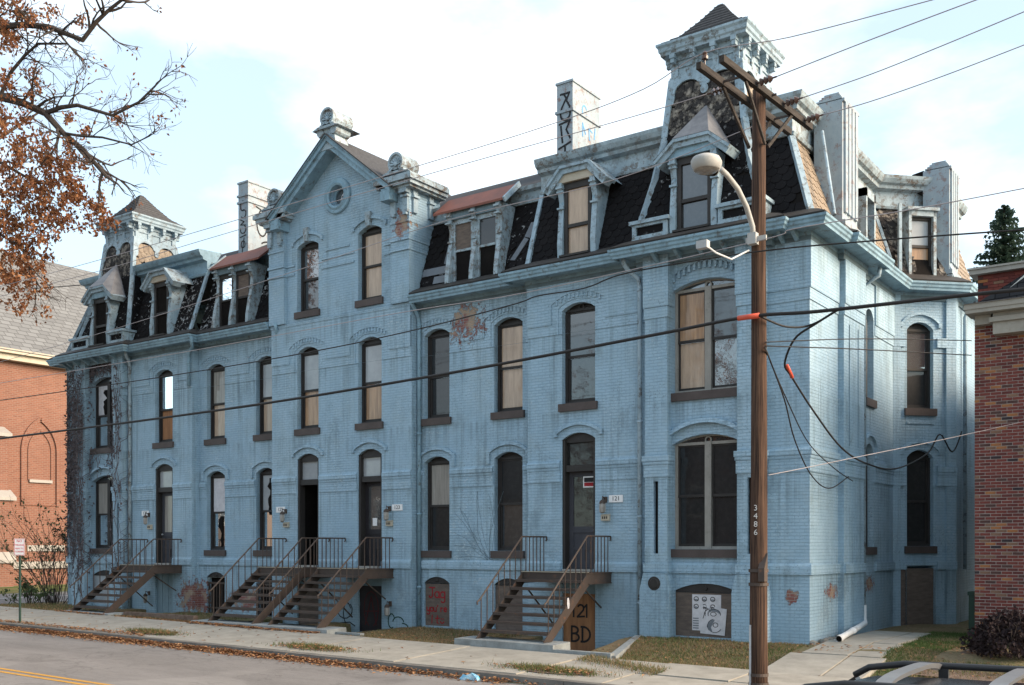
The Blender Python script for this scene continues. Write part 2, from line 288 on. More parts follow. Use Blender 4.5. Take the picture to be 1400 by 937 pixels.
# ------------------------------------------------------------------ mesh builder
class Fr:      # wall frame: s along the wall, n inward, z up
    def __init__(s,ox,oy,dx=1.0,dy=0.0): s.o=(ox,oy); s.d=(dx,dy)
    def __call__(s,p): 
        a,n,z=p; dx,dy=s.d
        return (s.o[0]+a*dx-n*dy, s.o[1]+a*dy+n*dx, z)
def front(Y): return Fr(0,Y)
XC=-13.87
def mX(x): return 2*XC-x
class MB:
    def __init__(s): s.v=[]; s.f=[]; s.mi=[]; s.cur=0
    def add(s,vs,fs):
        b=len(s.v); s.v.extend([tuple(v) for v in vs]); s.f.extend([tuple(b+i for i in f) for f in fs]); s.mi.extend([s.cur]*len(fs)); return s
    def quad(s,a,b,c,d): return s.add([a,b,c,d],[(0,1,2,3)])
    def poly(s,pts): return s.add(pts,[tuple(range(len(pts)))])
    def box(s,x0,x1,y0,y1,z0,z1):
        return s.add([(x0,y0,z0),(x1,y0,z0),(x1,y1,z0),(x0,y1,z0),(x0,y0,z1),(x1,y0,z1),(x1,y1,z1),(x0,y1,z1)],
            [(0,1,5,4),(1,2,6,5),(2,3,7,6),(3,0,4,7),(4,5,6,7),(3,2,1,0)])
    def prism(s,pts,n0,n1):          # pts (s,z) polygon extruded along n
        k=len(pts); vs=[(a,n0,z) for a,z in pts]+[(a,n1,z) for a,z in pts]
        fs=[tuple(range(k)),tuple(range(2*k-1,k-1,-1))]+[(i,(i+1)%k,k+(i+1)%k,k+i) for i in range(k)]
        return s.add(vs,fs)
    def prismx(s,pts,x0,x1):         # pts (y,z) polygon extruded along x
        k=len(pts); vs=[(x0,a,z) for a,z in pts]+[(x1,a,z) for a,z in pts]
        fs=[tuple(range(k)),tuple(range(2*k-1,k-1,-1))]+[(i,(i+1)%k,k+(i+1)%k,k+i) for i in range(k)]
        return s.add(vs,fs)
    def tube(s,pts,r,n=6,r1=None,cap=True):
        pts=[Vector(p) for p in pts]; k=len(pts); ring=[]
        up=Vector((0,0,1)); prev=None
        for i,p in enumerate(pts):
            d=(pts[min(i+1,k-1)]-pts[max(i-1,0)]); d=d.normalized() if d.length>1e-9 else up
            if prev is None: q=d.cross(up if abs(d.z)<.95 else Vector((1,0,0))).normalized()
            else: q=(prev-d*prev.dot(d)); q=q.normalized() if q.length>1e-6 else d.orthogonal().normalized()
            prev=q; w=d.cross(q); rr=r if r1 is None else r+(r1-r)*i/max(1,k-1)
            ring+=[tuple(p+(q*math.cos(2*math.pi*j/n)+w*math.sin(2*math.pi*j/n))*rr) for j in range(n)]
        fs=[(i*n+j,i*n+(j+1)%n,(i+1)*n+(j+1)%n,(i+1)*n+j) for i in range(k-1) for j in range(n)]
        if cap: fs+=[tuple(range(n-1,-1,-1)),tuple((k-1)*n+j for j in range(n))]
        return s.add(ring,fs)
    def bar(s,a,b,w,h=None,up=(0,0,1)):
        a,b=Vector(a),Vector(b); h=h or w; d=(b-a).normalized(); u=Vector(up)
        if abs(d.dot(u))>.98: u=Vector((0,1,0))
        q=d.cross(u).normalized()*w/2; u2=q.cross(d).normalized()*h/2
        c=[-q-u2,q-u2,q+u2,-q+u2]
        return s.add([a+x for x in c]+[b+x for x in c],[(0,1,5,4),(1,2,6,5),(2,3,7,6),(3,0,4,7),(3,2,1,0),(4,5,6,7)])
    def lathe(s,prof,c=(0,0,0),n=16,axis='z'):
        vs=[]; k=len(prof)
        for r,h in prof:
            for j in range(n):
                a=2*math.pi*j/n; p=(r*math.cos(a),r*math.sin(a),h)
                if axis=='y': p=(p[0],h,p[1])
                elif axis=='x': p=(h,p[0],p[1])
                vs.append((c[0]+p[0],c[1]+p[1],c[2]+p[2]))
        fs=[(i*n+j,i*n+(j+1)%n,(i+1)*n+(j+1)%n,(i+1)*n+j) for i in range(k-1) for j in range(n)]
        return s.add(vs,fs)
    def merge(s,o): return s.add(o.v,o.f)
    def ribbon(s,pts,w,n0,n1):       # stroke in (s,z), flat strip extruded n0..n1
        for i in range(len(pts)-1):
            (a,b),(c,d)=pts[i],pts[i+1]; L=math.hypot(c-a,d-b) or 1e-6; ux,uz=(c-a)/L,(d-b)/L; px,pz=-uz*w/2,ux*w/2
            e=w*.35
            s.prism([(a-ux*e+px,b-uz*e+pz),(a-ux*e-px,b-uz*e-pz),(c+ux*e-px,d+uz*e-pz),(c+ux*e+px,d+uz*e+pz)],n0-.0003*(len(s.f)//6%13),n1)
        return s
def tag(o,label=None,cat=None,group=None,kind=None):
    if label: o['label']=label
    if cat: o['category']=cat
    if group: o['group']=group
    if kind: o['kind']=kind
    return o
def build(name,mb,mat,parent=None,fr=None,mirror=False,smooth=False,loc=None,mats=None):
    vs=mb.v; uv=[]
    V=[Vector(v) for v in vs]
    for f in mb.f:
        if len(f)<3: uv.extend([(0,0)]*len(f)); continue
        n=Vector((0,0,0))
        for i in range(len(f)):
            a,b=V[f[i]],V[f[(i+1)%len(f)]]; n+=Vector(((a.y-b.y)*(a.z+b.z),(a.z-b.z)*(a.x+b.x),(a.x-b.x)*(a.y+b.y)))
        ax,ay,az=abs(n.x),abs(n.y),abs(n.z)
        for i in f:
            p=V[i]
            uv.append((p.x,p.z) if ay>=ax and ay>=az*.6 else ((p.y,p.z) if ax>=az*.6 else (p.x,p.y)))
    if fr: vs=[fr(v) for v in vs]
    fs=mb.f
    if mirror: vs=[(mX(v[0]),v[1],v[2]) for v in vs]
    if loc: vs=[(v[0]-loc[0],v[1]-loc[1],v[2]-loc[2]) for v in vs]
    me=bpy.data.meshes.new(name); me.from_pydata(vs,[],fs)
    ul=me.uv_layers.new(name='UVMap'); ul.data.foreach_set('uv',[c for q in uv for c in q])
    for m in (mats or [mat]): me.materials.append(MATS[m])
    if mats: me.polygons.foreach_set('material_index',mb.mi)
    if smooth: me.polygons.foreach_set('use_smooth',[True]*len(me.polygons))
    me.update()
    o=bpy.data.objects.new(name,me); COL.objects.link(o)
    if loc: o.location=loc
    if parent: o.parent=parent
    return o
def empty(name,loc=(0,0,0)):
    o=bpy.data.objects.new(name,None); COL.objects.link(o); o.location=loc; return o
def child_at_world(o,parent): o.parent=parent; o.matrix_parent_inverse=Matrix.Translation(parent.location).inverted()
class Thing:    # an Empty at the thing's base; parts are given in world coordinates
    def __init__(s,name,loc,label,cat,group=None): s.e=empty(name,loc); tag(s.e,label,cat,group)
    def part(s,name,mb,mat,parent=None,**kw):
        o=build(name,mb,mat,None,**kw)
        if parent is None: child_at_world(o,s.e)
        else: o.parent=parent; o.matrix_parent_inverse=parent.matrix_parent_inverse.inverted() if False else Matrix.Identity(4)
        return o
def text_mesh(name,body,size,mat,mtx,parent=None,ext=.002,align='CENTER'):
    cu=bpy.data.curves.new(name,'FONT'); cu.body=body; cu.size=size; cu.extrude=ext; cu.align_x=align; cu.align_y='CENTER'; cu.resolution_u=2
    t=bpy.data.objects.new(name,cu); COL.objects.link(t)
    me=bpy.data.meshes.new_from_object(t); bpy.data.objects.remove(t); me.transform(mtx); me.materials.clear(); me.materials.append(MATS[mat])
    o=bpy.data.objects.new(name,me); COL.objects.link(o)
    if parent: o.parent=parent
    return o
def wallmtx(x,y,z): return Matrix.Translation((x,y,z))@Matrix.Rotation(R(90),4,'X')   # text facing -Y

# ------------------------------------------------------------------ terrain
def cl(a,b,x): return max(a,min(b,x))
def st_z(x): return -.545-.0114*cl(-28,6,x)
AREA=((-6.75,-4.15),(-13.35,-11.35),(-16.2,-14.1),(-23.0,-21.0))
def side_z(x,y): return st_z(x)+.13+.045*(cl(-5.85,-3.0,y)+5.75)
def gz(x,y):
    if y<=-5.85: return st_z(x)-.012
    z=side_z(x,y)-.06
    if y>-3.0:
        if x<-28.3: return -.235
        if x>=-4.05: wb=-.06 if x<.2 else -.02
        else: wb=-.24+.006*(-4-x)
        f=cl(0,1,(y+3.0)/2.6); z=z+(wb-z)*f*f*(3-2*f)
        for a,b in AREA:
            if a<x<b and y>-2.25: z=min(z,-.52)
    if x<-28.3 and y>-5.85: z=-.235
    return z
xs=sorted(set([-400,-200,-100,-60,-45,-36,-31,-28.4,-28.2]+[-28+.5*i for i in range(0,85)]+[20,40,100,300]+[v for a,b in AREA for v in (a-.02,a+.02,b-.02,b+.02)]+[-4.12,-4.04]))
ys=sorted(set([-300,-100,-50,-30,-22,-16.2,-12,-8,-5.86,-5.84]+[-5.5+.3*i for i in range(0,19)]+[.0,.3,1,2,4,8,14,25,40,70,120,300]+[-2.27,-2.23,-3.0]))
m=MB(); m.v=[(x,y,gz(x,y)+(.0 if y<-5.8 else rng.uniform(-.012,.012))) for y in ys for x in xs]
nx=len(xs); m.f=[(j*nx+i,j*nx+i+1,(j+1)*nx+i+1,(j+1)*nx+i) for j in range(len(ys)-1) for i in range(nx-1)]; m.mi=[0]*len(m.f)
tag(build('ground',m,'yard_soil',smooth=True),kind='structure')
# street and side street, painted lines
m=MB(); X=[-300,-60,-28]+list(range(-26,8,2))+[60,300]
for a,b in zip(X,X[1:]): m.quad((a,-16.0,st_z(a)+.004),(b,-16.0,st_z(b)+.004),(b,-5.86,st_z(b)+.004),(a,-5.86,st_z(a)+.004))
tag(build('road',m,'asphalt'),kind='structure')
m=MB(); m.box(-40.5,-32,-5.86,120,-.5,-.222); tag(build('side_road',m,'asphalt'),kind='structure')
lines=[]
for k,y in enumerate((-10.86,-10.62)):
    m=MB()
    for a,b in zip(X,X[1:]): m.quad((a,y-.055,st_z(a)+.009),(b,y-.055,st_z(b)+.009),(b,y+.055,st_z(b)+.009),(a,y+.055,st_z(a)+.009))
    tag(build('centre_line',m,'road_yellow'),kind='structure')
m=MB(); m.box(-36.35,-36.2,-2,60,-.3,-.216); tag(build('lane_line',m,'white_trim'),kind='structure')
# kerbs (each stone a piece), near kerb across the street
ke=empty('kerb',(-10,-5.8,0)); tag(ke,kind='structure')
xk=-31.2
while xk<12:
    L=2.4; m=MB(); zz=st_z(xk+L/2); m.add([(xk+.006,-5.86,st_z(xk)-.1),(xk+L-.006,-5.86,st_z(xk+L)-.1),(xk+L-.006,-5.68,st_z(xk+L)-.1),(xk+.006,-5.68,st_z(xk)-.1),(xk+.006,-5.845,st_z(xk)+.135),(xk+L-.006,-5.845,st_z(xk+L)+.135),(xk+L-.006,-5.68,st_z(xk+L)+.14),(xk+.006,-5.68,st_z(xk)+.14)],[(0,1,5,4),(1,2,6,5),(2,3,7,6),(3,0,4,7),(4,5,6,7)])
    o=build('kerb_stone',m,'kerb_concrete'); child_at_world(o,ke); xk+=L
nk=empty('kerb',(0,-16.1,0)); tag(nk,kind='structure')
m=MB(); m.box(-60,60,-16.2,-16.0,-.9,-.36); o=build('kerb_stone',m,'kerb_concrete'); child_at_world(o,nk)
# sidewalk slabs
sw=empty('sidewalk',(-10,-4.3,-.3)); tag(sw,kind='structure')
def slab(par,x0,x1,y0,y1,zf,mat='concrete',g=.02,t=.10,name='slab'):
    dz=rng.uniform(-.006,.008); tx=rng.uniform(-.004,.004)
    c=[(x0+g,y0+g),(x1-g,y0+g),(x1-g,y1-g),(x0+g,y1-g)]
    m=MB(); m.add([(a,b,zf(a,b)-t) for a,b in c]+[(a,b,zf(a,b)+dz+tx*(a-x0)) for a,b in c],[(0,1,5,4),(1,2,6,5),(2,3,7,6),(3,0,4,7),(4,5,6,7)])
    o=build(name,m,mat); child_at_world(o,par); return o
x=-31.0; k=0
while x<11:
    L=1.83 if x>-4 else 3.05
    if x<-4: slab(sw,x,x+L,-5.67,-3.08,side_z)
    else:
        slab(sw,x,x+L,-5.67,-4.4,side_z); slab(sw,x,x+L,-4.4,-3.08,side_z)
    x+=L; k+=1
# path to the right of the building and its slabs
pa=empty('path',(1,0,0)); tag(pa,kind='structure')
pz=lambda x,y: gz(1.0,y)+.055
for i in range(4):
    y0=-3.05+i*1.62; slab(pa,.32 if i else .1,1.28-.02*i,y0,y0+1.62,pz); slab(pa,1.28-.02*i,2.0-.12*i,y0,y0+1.62,pz)
# ------------------------------------------------------------------ main building
B=Thing('row_house',(XC,0,0),'long blue painted brick mansard row house with twin towers and central gable','building')
BE=B.e
def split_mb(mb,tol=.012):
    n=len(mb.v); pa=list(range(n))
    def fd(i):
        while pa[i]!=i: pa[i]=pa[pa[i]]; i=pa[i]
        return i
    for f in mb.f:
        for i in f[1:]: pa[fd(i)]=fd(f[0])
    comp={}
    for k,f in enumerate(mb.f): comp.setdefault(fd(f[0]),[]).append(k)
    cs=[]
    for fl in comp.values():
        vs=[mb.v[i] for k in fl for i in mb.f[k]]; cs.append([fl,[min(v[a] for v in vs)-tol for a in range(3)],[max(v[a] for v in vs)+tol for a in range(3)]])
    ch=True
    while ch:
        ch=False
        for i in range(len(cs)):
            for j in range(i+1,len(cs)):
                if all(cs[i][1][a]<=cs[j][2][a] and cs[j][1][a]<=cs[i][2][a] for a in range(3)):
                    cs[i]=[cs[i][0]+cs[j][0],[min(cs[i][1][a],cs[j][1][a]) for a in range(3)],[max(cs[i][2][a],cs[j][2][a]) for a in range(3)]]; cs.pop(j); ch=True; break
            if ch: break
    out=[]
    for fl,_,_ in cs:
        q=MB()
        for k in fl: q.add([mb.v[i] for i in mb.f[k]],[tuple(range(len(mb.f[k])))])
        out.append(q)
    return out
SPLIT={'print','belt_course','water_table','bracket','hip_board','graffiti'}
def P(name,mb,mat,par=None,fr=None,mirror=False,smooth=False,mats=None,kind=None,label=None):
    if name in SPLIT:
        for q in split_mb(mb): o=B.part(name,q,mat,parent=par,fr=fr,mirror=mirror,smooth=smooth)
        return o
    o=B.part(name,mb,mat,parent=par,fr=fr,mirror=mirror,smooth=smooth,mats=mats)
    if kind: o['kind']=kind
    if label: o['label']=label
    return o
def arch_h(s,c,w,zs,r):
    if r<=0: return zs
    Rr=(w*w+r*r)/(2*r); d=max(0,Rr*Rr-(s-c)**2); return zs+math.sqrt(d)-(Rr-r)
def wallmesh(mb,s0,s1,z0,z1,cols,depth,n=0.0,ret0=0,ret1=0,K=10):
    Q=lambda a,b,c,d: mb.quad(a,b,c,d)
    cur=s0
    for sa,sb,ops in sorted(cols):
        if sa>cur+1e-4: Q((cur,n,z0),(sa,n,z0),(sa,n,z1),(cur,n,z1))
        c,w=(sa+sb)/2,(sb-sa)/2; zc=z0
        for i,(za,zs,r) in enumerate(ops):
            zn=ops[i+1][0] if i+1<len(ops) else z1
            if za>zc+1e-4: 
                if i==0: Q((sa,n,zc),(sb,n,zc),(sb,n,za),(sa,n,za))
            d=n+depth
            Q((sa,n,za),(sa,d,za),(sa,d,zs),(sa,n,zs)); Q((sb,d,za),(sb,n,za),(sb,n,zs),(sb,d,zs)); 
            if za>z0+1e-4: Q((sa,n,za),(sb,n,za),(sb,d,za),(sa,d,za))
            kk=K if r>0 else 1
            for j in range(kk):
                a=sa+(sb-sa)*j/kk; b=sa+(sb-sa)*(j+1)/kk; ha,hb=arch_h(a,c,w,zs,r),arch_h(b,c,w,zs,r)
                Q((a,n,ha),(b,n,hb),(b,n,zn),(a,n,zn)); Q((a,d,ha),(b,d,hb),(b,n,hb),(a,n,ha))
            zc=zn
        cur=sb
    if cur<s1-1e-4: Q((cur,n,z0),(s1,n,z0),(s1,n,z1),(cur,n,z1))
    if ret0: Q((s0,n,z0),(s0,n+ret0,z0),(s0,n+ret0,z1),(s0,n,z1))
    if ret1: Q((s1,n,z0),(s1,n+ret1,z0),(s1,n+ret1,z1),(s1,n,z1))
    return mb
def arch_pts(sa,sb,zs,r,K=10): return [(sa+(sb-sa)*j/K,arch_h(sa+(sb-sa)*j/K,(sa+sb)/2,(sb-sa)/2,zs,r)) for j in range(K+1)]
def window(fr,sa,sb,za,zs,r,up,lo,n=.15,mul=False,fm='dark_frame',mirror=False,zm=None,sill=True,ornament=False):
    w=.065; f=MB()
    f.box(sa-.01,sa+w,n,n+.09,za,zs+.02); f.box(sb-w,sb+.01,n,n+.09,za,zs+.02); f.box(sa+w,sb-w,n,n+.09,za,za+w)
    f.box(sa+w,sb-w,n,n+.085,zs-.02,zs+.045)
    ap=arch_pts(sa-.01,sb+.01,zs,r); ai=[(mid0+(a-mid0)*.86,zs+.045+(z-zs)*.62) for mid0 in ((sa+sb)/2,) for a,z in ap]
    for (p0,p1,q0,q1) in zip(ap,ap[1:],ai,ai[1:]): f.prism([p0,p1,q1,q0],n+.005,n+.08)
    if ornament: f.lathe([(.055,n-.01),(.085,n-.01),(.085,n+.012),(.055,n+.012)],((sa+sb)/2,0,zs+r*.42),12,'y')
    mid=(sa+sb)/2
    if mul: f.box(mid-.075,mid+.075,n-.03,n+.09,za,zs+.05)
    lights=[(sa+w,mid-.075),(mid+.075,sb-w)] if mul else [(sa+w,sb-w)]
    fo=P('window',f,fm,fr=fr,mirror=mirror)
    q=MB(); q.prism([(sb-.02,zs+.0)]+[(sa+.02,zs+.0)]+arch_pts(sa+.02,sb-.02,zs-.005,r),n+.045,n+.06); P('arch_light',q,'glass_mid' if mul else 'dark_frame',fo,fr=fr,mirror=mirror)
    zt=zs-.02; zm=zm or za+w+(zt-za-w)*.5
    if not isinstance(up,(list,tuple)): up=[up]*2
    if not isinstance(lo,(list,tuple)): lo=[lo]*2
    for i,(a,b) in enumerate(lights):
        s=MB(); s.box(a,a+.04,n+.03,n+.07,zm,zt); s.box(b-.04,b,n+.03,n+.07,zm,zt); s.box(a+.04,b-.04,n+.03,n+.07,zt-.04,zt); s.box(a,b,n+.02,n+.07,zm-.035,zm+.03)
        s.box(a,a+.045,n+.055,n+.095,za+w,zm-.035); s.box(b-.045,b,n+.055,n+.095,za+w,zm-.035); s.box(a+.045,b-.045,n+.055,n+.095,za+w,za+w+.06)
        P('sash',s,'dark_frame',fo,fr=fr,mirror=mirror)
        for k,(mt,z0,z1,nn) in enumerate(((up[i],zm+.03,zt-.04,n+.05),(lo[i],za+w+.06,zm-.035,n+.075))):
            nm='board' if 'ply' in mt or 'board' in mt or 'panel' in mt else ('curtain' if mt=='curtain' else 'pane')
            q=MB(); q.box(a+.04,b-.04,nn,nn+.012,z0,z1); P(nm,q,mt,fo,fr=fr,mirror=mirror)
    if sill:
        s=MB(); s.box(sa-.075,sb+.075,-.07,n+.02,za-.19,za-.002); P('sill',s,'brown_sill',fo,fr=fr,mirror=mirror)
    return fo
F0=front(0.0); FW=front(.3); FE=front(-.25)
DPT=.26
DW=(-6.19,-5.245); WA=(-10.87,-9.98); WB=(-8.48,-7.58); CA=(-13.07,-12.17); EW=(-3.20,-1.55)
W2=(5.5,7.77,.16); W1=(1.90,4.30,.16)
Z0=-.8; ZE=8.72
def sides(f):                       # run a builder for the near half and mirrored for the far half
    f(False); f(True)
def half_walls(mi):
    m=MB(); wallmesh(m,-11.06,-7.21,Z0,ZE,[(*WA,[(-.15,1.02,.17),W1,W2]),(*WB,[(-.15,1.02,.17),W1,W2])],DPT); P('wall',m,'blue_painted_brick',fr=FW,mirror=mi)
    m=MB(); wallmesh(m,-7.21,-3.75,Z0,ZE,[(*DW,[(-.6,1.22,0),(1.46,4.62,.16),(5.5,7.78,.16)])],DPT,ret0=.3); P('wall',m,'blue_painted_brick',fr=F0,mirror=mi)
    m=MB(); wallmesh(m,-3.75,0,Z0,ZE,[(*EW,[(-.02,.98,.2),(1.95,4.33,.20),(5.5,7.82,.20)])],DPT); P('wall',m,'blue_painted_brick',fr=F0,mirror=mi)
    # piers of the end bay, with a slit in each
    for (a,b) in ((-3.77,-3.2),(-1.52,-.93)):
        m=MB(); c=(a+b)/2; wallmesh(m,a,b,1.4,ZE,[(c-.055,c+.055,[(1.85,3.5,0)])],.1,ret0=.25,ret1=.25)
        m.prism([(a-.09,Z0),(b+.09,Z0),(b+.09,1.0),(b,1.4),(a,1.4),(a-.09,1.0)],-.09,.25)
        pr=P('pier',m,'blue_painted_brick',fr=FE,mirror=mi)
        m=MB(); m.box(c-.055,c+.055,.1,.12,1.85,3.5); P('slit',m,'void_dark',pr,fr=FE,mirror=mi)
        m=MB(); m.box(a-.03,b+.03,-.035,.25,1.42,1.62); P('band',m,'blue_painted_brick',pr,fr=FE,mirror=mi)
        m=MB()
        for z0,z1,o in ((3.95,4.08,.055),(3.875,3.945,.038),(3.59,3.87,.02),(7.22,7.46,.018),(7.47,ZE,.035)): m.box(a-o,b+o,-o,.25,z0,z1)
        P('belt_course',m,'blue_painted_brick',pr,fr=FE,mirror=mi)
    # iron tie plate
    m=MB(); m.lathe([(.0,-.115),(.10,-.115),(.115,-.10),(.15,-.10),(.16,-.09)],(-3.485,0,1.17),20,'y'); P('tie_plate',m,'dark_frame',fr=FE,mirror=mi)
sides(half_walls)
# centre pavilion
m=MB(); cb=(2*XC-CA[1],2*XC-CA[0])
cops=[(-.4,1.22,0),(1.46,4.60,.16),(5.5,7.76,.16),(8.98,10.90,.15)]
wallmesh(m,-16.68,-11.06,Z0,11.35,[(*CA,cops),(*cb,cops)],DPT,ret0=1.3,ret1=1.3)
OC=(XC,12.13); 
def gz_top(s): return 13.5-.8*abs(s-XC)
# gable wall with round hole
KK=40; ro=.30
ring=[(OC[0]+ro*math.cos(2*math.pi*j/KK+.0001),OC[1]+ro*math.sin(2*math.pi*j/KK+.0001)) for j in range(KK)]
def outer(a):
    dx,dz=math.cos(a),math.sin(a); t=9.0
    if dz<0: t=min(t,(11.35-OC[1])/dz)
    # rake lines
    for sg in (1,-1):
        # z=13.5-.8*sg*(s-XC)
        den=dz+.8*sg*dx
        if den>1e-6: t=min(t,(13.5-OC[1])/den)
    return (OC[0]+dx*t,OC[1]+dz*t)
angs=sorted(set([2*math.pi*j/KK+.0001 for j in range(KK)]))
crit=[math.atan2(11.35-OC[1],(13.5-11.35)/.8)%(2*math.pi),math.atan2(11.35-OC[1],-(13.5-11.35)/.8)%(2*math.pi),math.pi/2]
angs=sorted(angs+crit)
for a,b in zip(angs,angs[1:]+[angs[0]+2*math.pi]):
    p,q=outer(a),outer(b); u=(OC[0]+ro*math.cos(a),OC[1]+ro*math.sin(a)); v=(OC[0]+ro*math.cos(b),OC[1]+ro*math.sin(b))
    m.quad((u[0],0,u[1]),(p[0],0,p[1]),(q[0],0,q[1]),(v[0],0,v[1])); m.quad((u[0],0,u[1]),(v[0],0,v[1]),(v[0],.22,v[1]),(u[0],.22,u[1]))
P('wall',m,'blue_painted_brick',fr=F0)
# side and rear walls
SW=[(3.87,4.55,[(2.0,4.30,.22),(5.6,7.58,.22)])]
FS=Fr(0,0,0,1)
m=MB(); wallmesh(m,0,6.4,Z0,ZE,SW,DPT); P('wall',m,'blue_painted_brick',fr=FS)
m=MB(); wallmesh(m,1.85,3.35,Z0,ZE,[(2.2,2.27,[(4.3,7.05,0)]),(2.85,2.92,[(4.3,7.05,0)])],.06,n=-.13,ret0=.13,ret1=.13); m.box(2.19,2.93,-.06,-.05,4.2,7.1); P('chimney_breast',m,'blue_painted_brick',fr=FS)
c45=math.sqrt(.5); F45=Fr(0,6.33,c45,c45)
m=MB(); wallmesh(m,0,1.69,Z0,ZE,[(.37,1.12,[(-.05,1.5,0),(2.02,4.34,.2),(5.62,7.68,.2)])],DPT); P('wall',m,'blue_painted_brick',fr=F45)
FB=Fr(1.19,7.52,0,1)
m=MB(); wallmesh(m,0,3.2,Z0,ZE,[],DPT); P('wall',m,'blue_painted_brick',fr=FB)
for a,b in ((-.05,.16),(1.46,1.74)):
    m=MB(); m.box(a,b,-.06,.0,Z0,ZE); P('pier',m,'blue_painted_brick',fr=F45)
m=MB(); m.box(.0,.35,-.06,0,Z0,ZE); P('pier',m,'blue_painted_brick',fr=FB)
m=MB(); m.box(-27.74,1.19,10.7,10.95,Z0,ZE); P('wall',m,'blue_painted_brick')
m=MB(); m.box(-27.76,-27.5,0.02,10.7,Z0,ZE); P('wall',m,'blue_painted_brick')

# ---- belts, hoods, water table
def hood_layers(fr,s0,s1,wins,mi,zs_w,r_w,zt=ZE,big=.30,n=0.0,hr=.24):
    m=MB(); wallmesh(m,s0,s1,7.22,zt,[(a-.10,b+.10,[(7.22,zs_w+.07,r_w+.03)]) for a,b in wins],.02,n=n-.018,ret0=.02,ret1=.02)
    wallmesh(m,s0,s1,7.47,zt,[(a-big,b+big,[(7.47,zs_w+.18,hr)]) for a,b in wins],.024,n=n-.042,ret0=.04,ret1=.04)
    m.quad((s0,n-.018,7.22),(s1,n-.018,7.22),(s1,n,7.22),(s0,n,7.22))
    cuts=sorted([v for a,b in wins for v in (a-big,b+big)]); pts=[s0]+cuts+[s1]
    for i in range(0,len(pts),2): m.quad((pts[i],n-.042,7.47),(pts[i+1],n-.042,7.47),(pts[i+1],n-.018,7.47),(pts[i],n-.018,7.47))
    for a,b in wins:       # dentils under the hood edge
        A,Bb=a-big+.10,b+big-.10; k=max(6,int((Bb-A)/.115))
        for j in range(k):
            u=A+(Bb-A)*(j+.5)/k; h=arch_h(u,(a+b)/2,(b-a)/2+big,zs_w+.18,hr)
            m.box(u-.028,u+.028,n-.042,n,h-.125,h-.01)
    P('hood_mould',m,'blue_painted_brick',fr=fr,mirror=mi)
def belts(fr,s0,s1,gaps,mi,n=0.0):
    cuts=[s0]+[v for a,b in sorted(gaps) for v in (a,b)]+[s1]
    m=MB()
    for i in range(0,len(cuts),2):
        a,b=cuts[i],cuts[i+1]
        if b-a<.03: continue
        m.prismx([(-.055,3.95),(0,3.95),(0,4.12),(-.03,4.10),(-.055,4.06)],a,b) if n==0 else m.box(a,b,n-.055,n,3.95,4.1)
        m.box(a,b,n-.035,n,3.875,3.945); m.box(a,b,n-.022,n,3.59,3.87)
    P('belt_course',m,'blue_painted_brick',fr=fr,mirror=mi)
def water(fr,s0,s1,gaps,mi,n=0.0):
    cuts=[s0]+[v for a,b in sorted(gaps) for v in (a,b)]+[s1]; m=MB()
    for i in range(0,len(cuts),2):
        a,b=cuts[i],cuts[i+1]
        if b-a>.03: m.prismx([(n-.05,1.41),(n,1.41),(n,1.66),(n-.02,1.64),(n-.05,1.58)],a,b)
    P('water_table',m,'blue_painted_brick',fr=fr,mirror=mi)
def label_hood(fr,a,b,zs,r,mi,drop=.0,n=0.0):
    m=MB(); e=.17; o=arch_pts(a-e,b+e,zs+.12,r+.06,12); t=.085
    for (s0_,z0_),(s1_,z1_) in zip(o,o[1:]):
        m.add([(s0_,n-.06,z0_),(s1_,n-.06,z1_),(s1_,n-.045,z1_+t),(s0_,n-.045,z0_+t),(s0_,n,z0_),(s1_,n,z1_),(s1_,n,z1_+t),(s0_,n,z0_+t)],[(0,1,2,3),(0,4,5,1),(3,2,6,7)])
    for (s_,z_) in (o[0],o[-1]): m.box(s_-.045,s_+.045,n-.06,n,z_-drop-.04,z_+t)
    P('hood_mould',m,'blue_painted_brick',fr=fr,mirror=mi)
